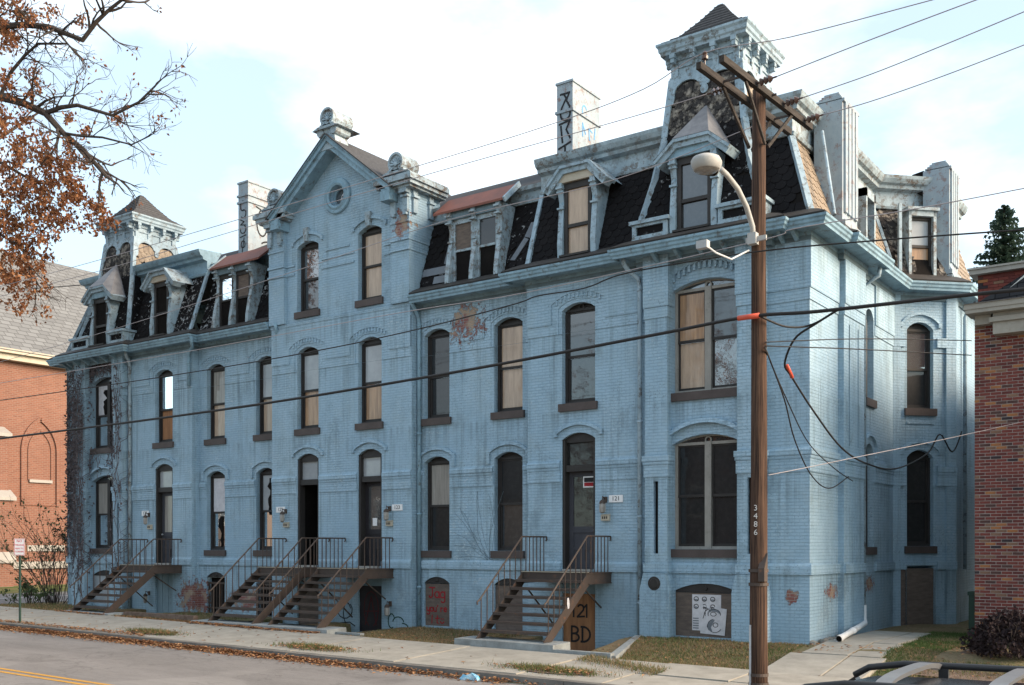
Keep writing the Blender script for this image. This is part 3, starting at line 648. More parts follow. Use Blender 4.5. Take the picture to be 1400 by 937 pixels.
def half_trim(mi):
    hood_layers(FW,-11.05,-7.22,[WA,WB],mi,7.77,.16)
    hood_layers(F0,-7.21,-3.86,[DW],mi,7.78,.16)
    hood_layers(F0,-3.19,-1.53,[EW],mi,7.72,.38,big=-.0001 if False else .0,hr=.42) if False else None
    m=MB()                                     # broad hood over the paired window
    o=arch_pts(EW[0]-.02,EW[1]+.02,8.12,.28,16)
    for (a,za),(b,zb) in zip(o,o[1:]): m.add([(a,-.06,za),(b,-.06,zb),(b,-.06,ZE),(a,-.06,ZE),(a,0,za),(b,0,zb)],[(0,1,2,3),(0,4,5,1)])
    for j in range(13):
        u=EW[0]+.06+(EW[1]-EW[0]-.12)*j/12; h=arch_h(u,sum(EW)/2,(EW[1]-EW[0])/2+.02,8.12,.28); m.box(u-.03,u+.03,-.06,0,h-.15,h+.01)
    P('hood_mould',m,'blue_painted_brick',fr=F0,mirror=mi)
    hood_layers(F0,-.92,0.0,[],mi,7.7,.2)
    belts(FW,-11.05,-7.22,[(WA[0]-.03,WA[1]+.03),(WB[0]-.03,WB[1]+.03)],mi)
    belts(F0,-7.21,-3.86,[(DW[0]-.05,DW[1]+.03)],mi); belts(F0,-.9,0.0,[],mi)
    water(FW,-11.05,-7.22,[],mi); water(F0,-7.21,-3.86,[(DW[0]-.02,DW[1]+.02)],mi); water(F0,-3.2,-1.52,[],mi); water(F0,-.9,.04,[],mi)
    label_hood(F0,*DW,4.62,.16,mi); label_hood(FW,*WA,4.30,.16,mi,.22); label_hood(FW,*WB,4.30,.16,mi,.22)
    m=MB(); o=arch_pts(EW[0]-.02,EW[1]+.02,4.52,.26,16)
    for (a,za),(b,zb) in zip(o,o[1:]): m.add([(a,-.13,za),(b,-.13,zb),(b,-.10,zb+.10),(a,-.10,za+.10),(a,0,za),(b,0,zb),(b,0,zb+.12),(a,0,za+.12)],[(0,1,2,3),(0,4,5,1),(3,2,6,7)])
    P('hood_mould',m,'blue_painted_brick',fr=F0,mirror=mi)
sides(half_trim)
hood_layers(F0,-16.66,-11.08,[cb,CA],False,7.76,.16,zt=8.66)
belts(F0,-16.66,-11.08,[(cb[0]-.04,cb[1]+.04),(CA[0]-.04,CA[1]+.04)],False)
water(F0,-16.66,-11.08,[(cb[0]-.02,cb[1]+.02),(CA[0]-.02,CA[1]+.02)],False)
for w_ in (CA,cb): label_hood(F0,*w_,4.60,.16,False)
m=MB(); m.box(-16.7,-11.04,-.055,0,8.60,8.68); m.box(-16.69,-11.05,-.035,0,8.33,8.39); P('belt_course',m,'blue_painted_brick',fr=F0)
for w_ in (CA,cb):                     # third storey hoods with keystone
    label_hood(F0,*w_,10.90,.15,False); c=(w_[0]+w_[1])/2
    m=MB(); m.prism([(c-.07,11.02),(c+.07,11.02),(c+.10,11.42),(c-.10,11.42)],-.11,0); P('keystone',m,'weathered_trim',fr=F0)
m=MB()
for z in (10.38,10.12):
    for a,b in ((-16.6,cb[0]-.1),(cb[1]+.15,CA[0]-.15),(CA[1]+.1,-11.1)): m.box(a,b,-.03,0,z,z+.07)
m.box(-14.35,-13.4,-.03,0,10.62,10.69); P('belt_course',m,'blue_painted_brick',fr=F0)
# side wall trim
m=MB()
for (a,b,n) in ((0,1.85,0),(1.85,3.35,-.13),(3.35,3.8,0),(4.62,6.33,0)):
    for z0,z1,o in ((3.95,4.1,.055),(3.875,3.945,.035),(3.59,3.87,.022),(1.41,1.62,.05),(7.22,7.465,.02),(7.47,ZE,.042)): m.box(a-(.04 if a==0 else 0),b,n-o,n,z0,z1)
P('belt_course',m,'blue_painted_brick',fr=FS)
m=MB()
for (a,b,n) in ((-.05,.30,0),(1.2,1.75,0)):
    for z0,z1,o in ((3.95,4.1,.09),(3.875,3.945,.08),(3.59,3.87,.07),(1.41,1.62,.08),(7.22,7.465,.066),): m.box(a,b,n-o,n,z0,z1)
m.box(.3,1.2,-.03,0,1.52,1.62); m.box(.36,1.13,-.03,0,5.22,5.27)
P('belt_course',m,'blue_painted_brick',fr=F45)
label_hood(F45,.37,1.12,7.66,.22,False); label_hood(F45,.37,1.12,4.34,.2,False); label_hood(FS,3.87,4.55,4.3,.22,False,.2)

# ---- windows
window(FW,*WA,*W2,'glass_dark','glass_dark'); window(FW,*WB,*W2,'pale_plywood','pale_plywood')
window(FW,*WA,*W1,'curtain','glass_dark'); window(FW,*WB,*W1,'glass_dark','glass_mid')
window(F0,*DW,5.5,7.78,.16,'glass_mid','glass_mid',ornament=True)
window(F0,*EW,5.5,7.82,.20,['plywood','glass_mid'],['pale_plywood','glass_sky'],mul=True,fm='beige_frame',ornament=True)
window(F0,*EW,1.95,4.33,.20,'glass_dark','glass_dark',mul=True,fm='beige_frame',ornament=True)
window(FW,*WA,*W2,'panel_and_sky_glare','pale_plywood',mirror=True); window(FW,*WB,*W2,'curtain','pale_plywood',mirror=True)  # first upper pane: sky reflection painted as a pale colour
window(FW,*WA,*W1,'panel_and_sky_glare','glass_dark',mirror=True); window(FW,*WB,*W1,'paper_and_sky_glare','glass_mid',mirror=True)  # pale upper panes: bright sky reflection painted in, neither board nor sheet
window(F0,*DW,5.5,7.78,.16,'glass_sky','orange_board',mirror=True,zm=6.62)
window(F0,*EW,5.5,7.82,.20,'paper_and_sky_glare','glass_sky',mul=True,mirror=True); window(F0,*EW,1.95,4.33,.20,'curtain','glass_mid',mul=True,mirror=True)  # second-floor upper panes: white sky reflection painted as a pale colour
window(F0,*CA,5.5,7.76,.16,'panel_and_sky_glare','plywood'); window(F0,*cb,5.5,7.76,.16,'panel_and_sky_glare','plywood')
window(F0,*CA,8.98,10.90,.15,'pale_plywood','pale_plywood'); window(F0,*cb,8.98,10.90,.15,'glass_sky','glass_mid')
window(FS,3.87,4.55,2.0,4.30,.22,'glass_dark','glass_dark'); window(FS,3.87,4.55,5.6,7.58,.22,'glass_mid','glass_dark',fm='beige_frame')
window(F45,.37,1.12,2.02,4.34,.2,'glass_dark','glass_dark'); window(F45,.37,1.12,5.62,7.68,.2,'glass_sky','glass_dark')
m=MB(); m.box(.30,1.19,.0,.03,-.05,1.44); m.box(.16,.30,-.02,.02,-.05,1.44); P('board',m,'grey_board',fr=F45)
def shards(fr,a,b,z0,z1,n,seed,mirror=False,mat='void_dark'):
    rg=random.Random(seed); k=9; L=[(a,z0+(z1-z0)*i/k) for i in range(k+1)]; w=(b-a); Rr=[(a+w*rg.uniform(.12,.55),z) for _,z in L]
    m=MB(); m.prism(L[::-1]+Rr,n,n+.004); P('broken_glass',m,mat,fr=fr,mirror=mirror)
shards(FW,WA[0]+.4,WA[1]-.1,3.0,4.15,.19,3,True); shards(FW,WB[0]+.35,WB[1]-.1,2.0,3.0,.20,4,True); shards(F0,EW[0]+.95,EW[1]-.12,6.7,7.6,.19,5,True)
shards(F0,EW[0]+.15,EW[0]+.72,2.1,3.0,.21,8,True)
# oculus
m=MB(); m.lathe([(.30,.02),(.30,-.08),(.36,-.11),(.42,-.07),(.50,-.07),(.52,-.04),(.52,0)],(OC[0],0,OC[1]),32,'y'); oc=P('round_window',m,'blue_trim',fr=F0,smooth=False)
m=MB(); m.lathe([(.22,.15),(.22,.10),(.30,.10),(.30,.2)],(OC[0],0,OC[1]),28,'y'); P('frame',m,'blue_trim',oc,fr=F0)
m=MB(); m.poly([(OC[0]+.25*math.cos(a*.314),.16,OC[1]+.25*math.sin(a*.314)) for a in range(20)]); P('pane',m,'glass_sky',oc,fr=F0)

# ---- doors
def door(sa,sb,z0,zs,r,mi,leaf=True,ajar=False,kind=0):
    f=MB(); n=.03; w=.07
    f.box(sa-.01,sa+w,n,n+.22,z0,zs+.02); f.box(sb-w,sb+.01,n,n+.22,z0,zs+.02); f.prism([(sb+.01,zs-.07),(sa-.01,zs-.07)]+arch_pts(sa-.01,sb+.01,zs,r),n+.06,n+.12)
    f.box(sa+w,sb-w,n+.03,n+.20,3.84,4.0)
    d=P('door',f,'dark_frame',fr=F0,mirror=mi)
    q=MB(); q.box(sa+w,sb-w,n+.12,n+.13,4.0,zs-.07); P('transom_pane',q,('glass_dark','panel_and_sky_glare','glass_mid','panel_and_sky_glare')[kind],d,fr=F0,mirror=mi)
    q=MB(); q.box(sa+w,sb-w,-.1,.26,z0-.08,z0); P('threshold',q,'stone_white',d,fr=F0,mirror=mi)
    if not leaf:
        q=MB(); q.box(sa,sb,1.6,1.62,z0,4.0); q.box(sa-.02,sa,.26,1.6,z0,4.0); q.box(sb,sb+.02,.26,1.6,z0,4.0); q.box(sa,sb,.26,1.6,z0-.02,z0); q.box(sa,sb,.26,1.6,3.84,3.86); P('hallway',q,'void_dark',d,fr=F0,mirror=mi)  # darkness of the hallway is put into its near-black colour
        q=MB(); q.box(sb-w-.06,sb-w,.3,1.1,z0,3.8); P('door_leaf',q,'black_door',d,fr=F0,mirror=mi)
        return d
    a,b=sa+w,sb-w; l0=n+.20; q=MB(); z1=3.84
    for x0,x1,zz0,zz1 in ((a,a+.12,z0,z1),(b-.12,b,z0,z1),(a+.12,b-.12,z0,z0+.2),(a+.12,b-.12,z1-.12,z1),(a+.12,b-.12,2.35,2.5),(a+.12,b-.12,1.93,2.0)): q.box(x0,x1,l0,l0+.05,zz0,zz1)
    q.box((a+b)/2-.04,(a+b)/2+.04,l0,l0+.05,z0+.2,1.93)
    q.box(a+.12,b-.12,l0+.025,l0+.04,z0+.2,2.35); P('door_leaf',q,('grey_door','black_door','black_door','grey_door')[kind],d,fr=F0,mirror=mi)
    q=MB(); q.box(a+.12,b-.12,l0+.015,l0+.03,2.5,z1-.12); P('pane',q,('glass_dark','glass_sky','glass_dark','curtain')[kind],d,fr=F0,mirror=mi)
    q=MB(); q.lathe([(.0,l0-.07),(.03,l0-.06),(.03,l0-.04),(.012,l0-.03),(.012,l0)],(b-.06,0,2.42),10,'y'); P('knob',q,'galvanised',d,fr=F0,mirror=mi)
    return d
d121=door(*DW,1.46,4.62,.16,False,kind=0); d123=door(*CA,1.46,4.60,.16,False,kind=1); d125=door(*cb,1.46,4.60,.16,False,leaf=False,kind=3); d127=door(*DW,1.46,4.62,.16,True,kind=3)
# door notices
m=MB(); m.box(-5.72,-5.40,.225,.232,3.45,3.72); P('notice',m,'sign_white',d121,fr=F0)
m=MB(); m.box(-5.69,-5.43,.219,.2245,3.58,3.69); P('notice_panel',m,'graffiti_black',d121,fr=F0)
m=MB(); m.box(-5.69,-5.43,.219,.2245,3.48,3.57); P('notice_panel',m,'graffiti_red',d121,fr=F0)
m=MB(); m.box(-12.72,-12.55,.225,.232,2.60,2.82); P('notice',m,'sign_white',d123,fr=F0)
# panes of the far door light
# ---- basement openings
def flat_board(fr,a,b,z0,z1,mat,mi=False,name='board',n=.06,r=0):
    m=MB()
    if r: m.prism([(b,z0),(a,z0)]+arch_pts(a,b,z1,r),n,n+.03)
    else: m.box(a,b,n,n+.03,z0,z1)
    return P(name,m,mat,fr=fr,mirror=mi)
def arch_cap(fr,a,b,zs,r,mi=False,mat='dark_frame',n=.03):
    m=MB(); m.prism([(b,zs)]+[(a,zs)]+arch_pts(a,b,zs,r),n,n+.06); 
    m.lathe([(.0,n-.03),(.035,n-.03),(.045,n-.01),(.045,n)],((a+b)/2,0,zs+r*.45),10,'y'); return P('arch_panel',m,mat,fr=fr,mirror=mi)
jag=flat_board(FW,*WA,-.4,1.0,'grey_board'); arch_cap(FW,*WA,1.02,.17,mat='dark_frame')
flat_board(FW,*WB,-.4,1.0,'grey_board'); arch_cap(FW,*WB,1.02,.17)
bd=flat_board(F0,*DW,-.7,.86,'orange_board'); flat_board(F0,*DW,.86,1.24,'blue_boards',n=.1,name='lintel_panel')
eb=flat_board(F0,*EW,-.06,.97,'grey_board',n=.05); arch_cap(F0,*EW,.98,.2,mat='dark_frame')
flat_board(F0,*CA,-.7,.90,'black_door',name='basement_door'); flat_board(F0,*CA,.90,1.24,'blue_boards',n=.1,name='lintel_panel')
flat_board(F0,*cb,-.7,.90,'grey_board',name='basement_door'); flat_board(F0,*cb,.90,1.24,'blue_boards',n=.1,name='lintel_panel')
for w_ in (WA,WB):
    flat_board(FW,*w_,-.4,1.0,'void_dark',mi=True,n=.2,name='opening'); arch_cap(FW,*w_,1.02,.17,mi=True)
    m=MB()
    for j in range(7): s=w_[0]+.06+(w_[1]-w_[0]-.12)*j/6; m.box(s-.012,s+.012,.03,.055,-.2,.86)
    m.box(w_[0],w_[1],.025,.06,.80,.86); m.box(w_[0],w_[1],.025,.06,.0,.05); P('window_grille',m,'rust_steel',fr=FW,mirror=True)
for j in range(6):
    m=MB(); w=(DW[1]-DW[0])/6; m.box(DW[0]+w*j+.006,DW[0]+w*(j+1)-.006,.06+.008*(j%2),.09,-.7,1.2); P('plank',m,'blue_boards',fr=F0,mirror=True)
flat_board(F0,*EW,-.06,.97,'panel_and_sky_glare',mi=True,n=.06); arch_cap(F0,*EW,.98,.2,mi=True)
# graffiti strokes
def strokes(name,par,fr,segs,w,mat,n0,ox,oz,sc=1.0,mirror=False):
    m=MB()
    for sg in segs: m.ribbon([(ox+a*sc,oz+b*sc) for a,b in sg],w,n0,n0+.003)
    return P(name,m,mat,par,fr=fr,mirror=mirror)
def arc(cx,cz,rx,rz,a0,a1,k=10): return [(cx+rx*math.cos(R(a0+(a1-a0)*i/k)),cz+rz*math.sin(R(a0+(a1-a0)*i/k))) for i in range(k+1)]
G={'J':[[(.1,1),(.8,1)],[(.5,1),(.5,.25)]+arc(.28,.25,.22,.25,0,-160)],'a':[arc(.35,.3,.3,.3,60,400),[(.62,.6),(.62,.05),(.75,0)]],'g':[arc(.35,.3,.3,.3,60,400),[(.63,.6),(.63,-.25)]+arc(.38,-.25,.25,.22,0,-150)],
 'y':[[(.05,.6),(.1,.2),(.3,.05),(.55,.2),(.6,.6)],[(.6,.6),(.6,-.2)]+arc(.33,-.2,.27,.22,0,-150)],'o':[arc(.35,.3,.28,.3,90,450)],'u':[[(.1,.6),(.1,.2)]+arc(.33,.2,.23,.2,180,360)+[(.56,.6),(.56,0)]],"'":[[(.2,.95),(.15,.7)]],
 'r':[[(.15,.6),(.15,0)],[(.15,.35),(.3,.55),(.5,.55)]],'e':[[(.1,.3),(.6,.35)]+arc(.35,.32,.25,.3,10,320)],'I':[[(.3,1),(.25,0)]],'t':[[(.35,.95),(.3,.1),(.5,0)],[(.05,.6),(.65,.65)]],':':[[(.2,.55),(.2,.6)],[(.5,.55),(.5,.6)],arc(.35,.35,.3,.3,200,340)],
 '1':[[(.1,.8),(.3,1),(.3,0)]],'2':[arc(.35,.7,.28,.28,150,-40)+[(.05,0),(.7,.05)]],'B':[[(.1,1),(.1,0)],[(.1,1)]+arc(.25,.76,.35,.24,80,-80)+[(.1,.52)],[(.1,.52)]+arc(.25,.27,.42,.27,80,-80)+[(.1,0)]],'D':[[(.1,1),(.1,0)],[(.0,1)]+arc(.15,.5,.55,.5,80,-80)+[(.0,0)]]}
def write(name,par,fr,txt,ox,oz,h,w,mat,n0,adv=.78,**k):
    segs=[]; x=0
    for ch in txt:
        if ch!=' ': segs+=[[(a+x,b) for a,b in s] for s in G[ch]]
        x+=adv
    return strokes(name,par,fr,segs,w,mat,n0,ox,oz,h,**k)
write('graffiti',jag,FW,'Jag',-10.76,.62,.27,.035,'graffiti_red',.056,.74); write('graffiti',jag,FW,"you're",-10.83,.24,.185,.030,'graffiti_red',.056,.64); write('graffiti',jag,FW,'It:',-10.70,-.08,.22,.030,'graffiti_red',.056,.78)
write('graffiti',bd,F0,'121',-5.98,.30,.30,.045,'graffiti_black',.056,.62); write('graffiti',bd,F0,'BD',-5.98,-.30,.36,.05,'graffiti_black',.056,.85)
# papers pasted on the end-bay board
pp=MB(); pp.box(-2.72,-2.02,.040,.0475,.12,.93); pb=P('poster',pp,'paper_and_sky_glare',eb,fr=F0)
pp=MB(); pp.prism([(-2.52,.06),(-1.93,-.02+.05),(-1.88,.62),(-2.50,.70)],.034,.0385); P('poster',pp,'paper_and_sky_glare',eb,fr=F0)
m=MB()
for i in range(3):
    for j in range(2): m.ribbon(arc(-2.62+.2*i,.83-.17*j,.055,.05,0,360,9),.014,.036,.0395)
for sg in (arc(-2.18,.50,.15,.11,200,-10),arc(-2.2,.50,.07,.045,0,360),arc(-2.17,.24,.17,.15,100,330),arc(-2.15,.26,.06,.05,0,360),[(-2.45,.40),(-2.40,.56),(-2.30,.62)],arc(-2.35,.5,.05,.12,60,200)): m.ribbon(sg,.012,.030,.0335)
P('drawing',m,'graffiti_black',eb,fr=F0)
m=MB()
for pts in ([(-2.34,.52),(-2.30,.60),(-2.18,.63),(-2.06,.58),(-2.04,.50),(-2.12,.55),(-2.24,.56)],[(-2.33,.30),(-2.28,.36),(-2.16,.38),(-2.20,.31),(-2.26,.20),(-2.22,.10),(-2.32,.14),(-2.36,.22)]): m.prism(pts,.0285,.0295)
for i in range(3):
    for j in range(2): m.prism([(-2.66+.2*i,.80-.17*j),(-2.58+.2*i,.80-.17*j),(-2.59+.2*i,.825-.17*j),(-2.65+.2*i,.83-.17*j)],.034,.0355)
for j in range(5): m.box(-2.70,-2.56,.0365,.0395,.16+.055*j,.185+.055*j)
P('print',m,'flashing_grey',eb,fr=F0)
m=MB()
for sg in (arc(-12.62,.25,.28,.5,250,-70),[(-12.85,-.2),(-12.62,.6),(-12.42,-.2)],[(-12.86,.18),(-12.36,.2)]): m.ribbon(sg,.026,.056,.0585)
P('graffiti',m,'graffiti_maroon',None,fr=F0)
m=MB()
for sg in (arc(-13.6,.2,.3,.25,120,400),arc(-13.5,.1,.15,.3,30,250),[(-13.9,-.2),(-13.4,-.15),(-13.2,-.25)]): m.ribbon(sg,.03,-.004,-.001)
P('graffiti',m,'graffiti_black',None,fr=F0)
m=MB()
for sg in (arc(-11.8,-.05,.12,.2,20,300),arc(-11.55,-.08,.2,.15,170,10),arc(-11.4,-.2,.2,.1,90,-30)): m.ribbon(sg,.032,-.004,-.001)
P('graffiti',m,'graffiti_green',None,fr=F0)

# ------------------------------------------------------------------ eaves, mansard, cornices
def sweep(mb,path,prof,capS=True,capE=True):
    k=len(path); nrm=[]
    for i in range(k-1):
        d=Vector((path[i+1][0]-path[i][0],path[i+1][1]-path[i][1])).normalized(); nrm.append(Vector((d.y,-d.x)))
    vs=[]
    for i,p in enumerate(path):
        if i==0: mt=nrm[0]
        elif i==k-1: mt=nrm[-1]
        else: mt=(nrm[i-1]+nrm[i])/(1+nrm[i-1].dot(nrm[i]))
        vs+=[(p[0]+mt.x*o,p[1]+mt.y*o,z) for o,z in prof]
    q=len(prof); fs=[(i*q+j,(i+1)*q+j,(i+1)*q+j+1,i*q+j+1) for i in range(k-1) for j in range(q-1)]
    if capS: fs.append(tuple(range(q)))
    if capE: fs.append(tuple((k-1)*q+j for j in range(q-1,-1,-1)))
    return mb.add(vs,fs)
PATH=[(-11.02,.3),(-7.21,.3),(-7.21,0),(-3.95,0),(-3.95,-.2),(-.78,-.2),(-.78,0),(0,0),(0,1.75),(.13,1.75),(.13,3.45),(0,3.45),(0,6.33),(1.19,7.52),(1.19,10.6)]
GUT=[(0.02,8.58),(.05,8.56),(.06,8.64),(.40,8.66),(.40,8.61),(.45,8.61),(.46,8.66),(.49,8.69),(.50,8.74),(.53,8.77),(.535,8.82),(.47,8.825),(.05,8.98),(0,8.98)]
def half_eave(mi):
    pth=PATH if not mi else PATH[:8]+[(0,10.6)]
    m=MB(); sweep(m,pth,[(0.0,8.44),(.035,8.44),(.05,8.48),(.05,8.565),(.0,8.575)]); P('frieze_board',m,'soffit_paint',mirror=mi)
    m=MB(); sweep(m,pth,GUT); eo=P('eave_gutter',m,'blue_trim',mirror=mi)
    m=MB(); sweep(m,pth,[(.0,8.985),(.465,8.832),(.49,8.875),(.30,8.99),(.0,9.13)]); P('roof_edge',m,'roof_felt',eo,mirror=mi)
    m=MB()                                             # brackets under the eave
    for x0,x1,y,n in ((-3.7,-.95,-.2,5),(-.7,-.1,0,2)):
        for j in range(n):
            x=x0+(x1-x0)*(j+.5)/n; m.prismx([(y-.38,8.65),(y-.0,8.65),(y-.0,8.46),(y-.08,8.46),(y-.36,8.60)],x-.04,x+.04)
    P('bracket',m,'blue_trim',eo,mirror=mi)
sides(half_eave)
BASE=(.03,9.0); TOP=(-.66,11.05)
MP=[(-7.21,0),(0,0),(0,6.33),(1.19,7.52),(1.19,10.6)]
def off(path,o):
    k=len(path); nrm=[]
    for i in range(k-1):
        d=Vector((path[i+1][0]-path[i][0],path[i+1][1]-path[i][1])).normalized(); nrm.append(Vector((d.y,-d.x)))
    r=[]
    for i,p in enumerate(path):
        mt=nrm[0] if i==0 else nrm[-1] if i==k-1 else (nrm[i-1]+nrm[i])/(1+nrm[i-1].dot(nrm[i]))
        r.append(Vector((p[0]+mt.x*o,p[1]+mt.y*o)))
    return r
_sm={}
def slate_mesh(w,L,mat,square=False):
    key=(round(w,3),mat,square)
    if key in _sm: return _sm[key]
    t=.012; c=.42 if not square else 0
    pts=[(-w/2+.006,L),(-w/2+.006,L*.20*(c>0)),(-w*.22,0),(w*.22,0),(w/2-.006,L*.20*(c>0)),(w/2-.006,L)] if c else [(-w/2+.006,L),(-w/2+.006,0),(w/2-.006,0),(w/2-.006,L)]
    k=len(pts); zt=lambda y:.030-.022*y/L
    vs=[(x,y,zt(y)) for x,y in pts]+[(x,y,zt(y)-t) for x,y in pts]
    fs=[tuple(range(k-1,-1,-1))]+[(i,(i+1)%k,k+(i+1)%k,k+i) for i in range(k)]
    fs=[f[::-1] for f in fs]
    me=bpy.data.meshes.new('slate'); me.from_pydata(vs,[],fs); me.materials.append(MATS[mat]); me.uv_layers.new(); me.update(); _sm[key]=(me,vs,fs); return _sm[key]
NSL=[0]
def slate_field(parent,bl,br,tr,tl,mat='dark_slate',w=.25,e=.19,single=False,skip=(),miss=.02,square=False,mirror=False,name='slate'):
    bl,br,tr,tl=[Vector(p) for p in (bl,br,tr,tl)]
    al=(br-bl).normalized(); u0=tl-bl; up=(u0-al*u0.dot(al)).normalized(); nr=al.cross(up); H=u0.dot(up)
    def lim(h):
        a=(tl-bl).dot(al)*h/H; b=(br-bl).dot(al)+((tr-bl).dot(al)-(br-bl).dot(al))*h/H; return a,b
    me,vs,fs=slate_mesh(w,e*1.75,mat,square); mb=MB(); row=0; h=.0; o=None
    while h<H-e*.45:
        a,b=lim(h+e*.5); k0=math.floor(a/w)-1; 
        for k in range(k0,int(b/w)+2):
            x=(k+.5*(row%2))*w
            if x<a+w*.40 or x>b-w*.40: continue
            p=bl+al*x+up*h
            if any(s(p) for s in skip): continue
            if rng.random()<miss: continue
            j=rng.uniform(-.02,.02); M4=Matrix((al*math.cos(j)+up*math.sin(j),up*math.cos(j)-al*math.sin(j),nr)).transposed().to_4x4(); M4.translation=p+nr*rng.uniform(0,.006)
            if single and not mirror and NSL[0]<298:
                q=bpy.data.objects.new(name,me); COL.objects.link(q); q.matrix_world=M4; q.parent=parent; NSL[0]+=1
            else: mb.add([tuple(M4@Vector(v)) for v in vs],fs)
        h+=e; row+=1
    if mb.v:
        o=build('slates',mb,mat,mirror=mirror); o.parent=parent; o['kind']='stuff'
    return o
def slope_pts(path,i,base=BASE,top=TOP):
    a=off(path,base[0]); b=off(path,top[0])
    return [Vector((*a[i],base[1])),Vector((*a[i+1],base[1])),Vector((*b[i+1],top[1])),Vector((*b[i],top[1]))]
UC=[(-.66,11.0),(-.56,11.0),(-.53,11.06),(-.60,11.10),(-.60,11.46),(-.44,11.50),(-.42,11.58),(-.34,11.62),(-.28,11.72),(-.26,11.80),(-1.2,11.86)]
UW=[(-.66,10.98),(-.56,10.98),(-.54,11.06),(-.60,11.09),(-.60,11.28),(-.48,11.31),(-.44,11.40),(-1.2,11.46)]
def in_box(x0,x1,z0=0,z1=99,mi=False):
    return lambda p:(x0<p.x<x1 and z0<p.z<z1)
WP=[(-11.06,.3),(-7.21,.3)]
def half_mansard(mi):
    m=MB(); sweep(m,WP,[BASE,TOP],False,False); ms=P('mansard',m,'void_dark',mirror=mi)
    q=slope_pts(WP,0); slate_field(ms,*q,skip=[in_box(-9.9,-8.25)],miss=.10,mirror=mi)
    m=MB(); sweep(m,WP,UW); P('upper_cornice',m,'weathered_trim' if not mi else 'blue_trim',ms,mirror=mi)
    mp=MP if not mi else [(-7.21,0),(0,0),(0,10.6)]
    m=MB(); sweep(m,mp,[BASE,TOP],False,False); ms=P('mansard',m,'void_dark',mirror=mi)
    q=slope_pts(mp,0); slate_field(ms,*q,skip=[in_box(-6.1,-5.3),in_box(-3.95,-1.1)],miss=.02,mirror=mi,single=not mi)
    m=MB(); sweep(m,[(-7.21,0),(-3.56,0)],UC); P('upper_cornice',m,'blue_trim' if mi else 'weathered_trim',ms,mirror=mi)
    m=MB(); sweep(m,[(-1.56,0)]+mp[1:],UC); P('upper_cornice',m,'blue_trim' if mi else 'weathered_trim',ms,mirror=mi)
    m=MB()                                              # corner boards
    m.bar(Vector((-7.18,-.06,9.04)),Vector((-7.18,.62,11.02)),.12,.07,up=(0,-.94,.34))
    if mi: m.bar((0,-.06,9.02),(-.62,.60,11.04),.12,.10)
    P('hip_board',m,'pale_trim',ms,mirror=mi)
    if not mi:
        a=off(MP,.045); b=off(MP,-.645)
        for i in (1,2,3):
            m=MB(); m.bar((*a[i],9.02),(*b[i],11.04),.13,.10); P('hip_board',m,'pale_trim',ms)
        q=slope_pts(MP,1); slate_field(ms,*q,mat='sunlit_slate',w=.27,e=.20,single=True,skip=[lambda p:1.6<p.y<2.9,lambda p:3.95<p.y<4.7 and p.z<10.6],miss=.01)
        q=slope_pts(MP,2); slate_field(ms,*q,mat='worn_slate',w=.22,e=.19,single=True,miss=.05,skip=[lambda p:.38<p.x<.92 and p.z<10.75])
        q=slope_pts(MP,3); slate_field(ms,*q,mat='sunlit_slate',w=.27,e=.2,miss=.02,skip=[lambda p:p.y<8.5])
        m=MB(); m.tube([(-.02+.45,2.0-.0,9.0),( -.28,1.42,10.6),(-.50,1.35,11.55)],.04,8); 
        q=MB(); q.tube([onX(1124,180,-.2),onX(1141,294,.38)],.04,8); P('downspout',q,'pale_trim',ms)
    return ms
sides(half_mansard)
# main roof behind
m=MB()
zr,yr=12.75,3.3
def roofside(mi):
    m=MB(); m.quad((-13.87,.92,11.45),(-7.2,.92,11.45),(-7.2,yr,zr),(-13.87,yr,zr)); m.quad((-7.2,.9,11.5),(-1.3,.9,11.75),(-3.4,yr,zr),(-7.2,yr,zr))
    m.quad((-1.3,.9,11.75),(-.9,6.3,11.75),(-3.4,6.5,zr),(-3.4,yr,zr)); m.quad((-13.87,yr,zr),(-3.4,yr,zr),(-3.4,6.5,zr),(-13.87,6.5,zr)); m.quad((-13.87,6.5,zr),(-3.4,6.5,zr),(-.9,10.6,11.5),(-13.87,10.6,11.5)); m.poly([(-.9,6.3,11.75),(.3,7.6,11.75),(.3,10.6,11.5),(-.9,10.6,11.5),(-3.4,6.5,zr)])
    P('roof',m,'asphalt_shingle',mirror=mi)
sides(roofside)
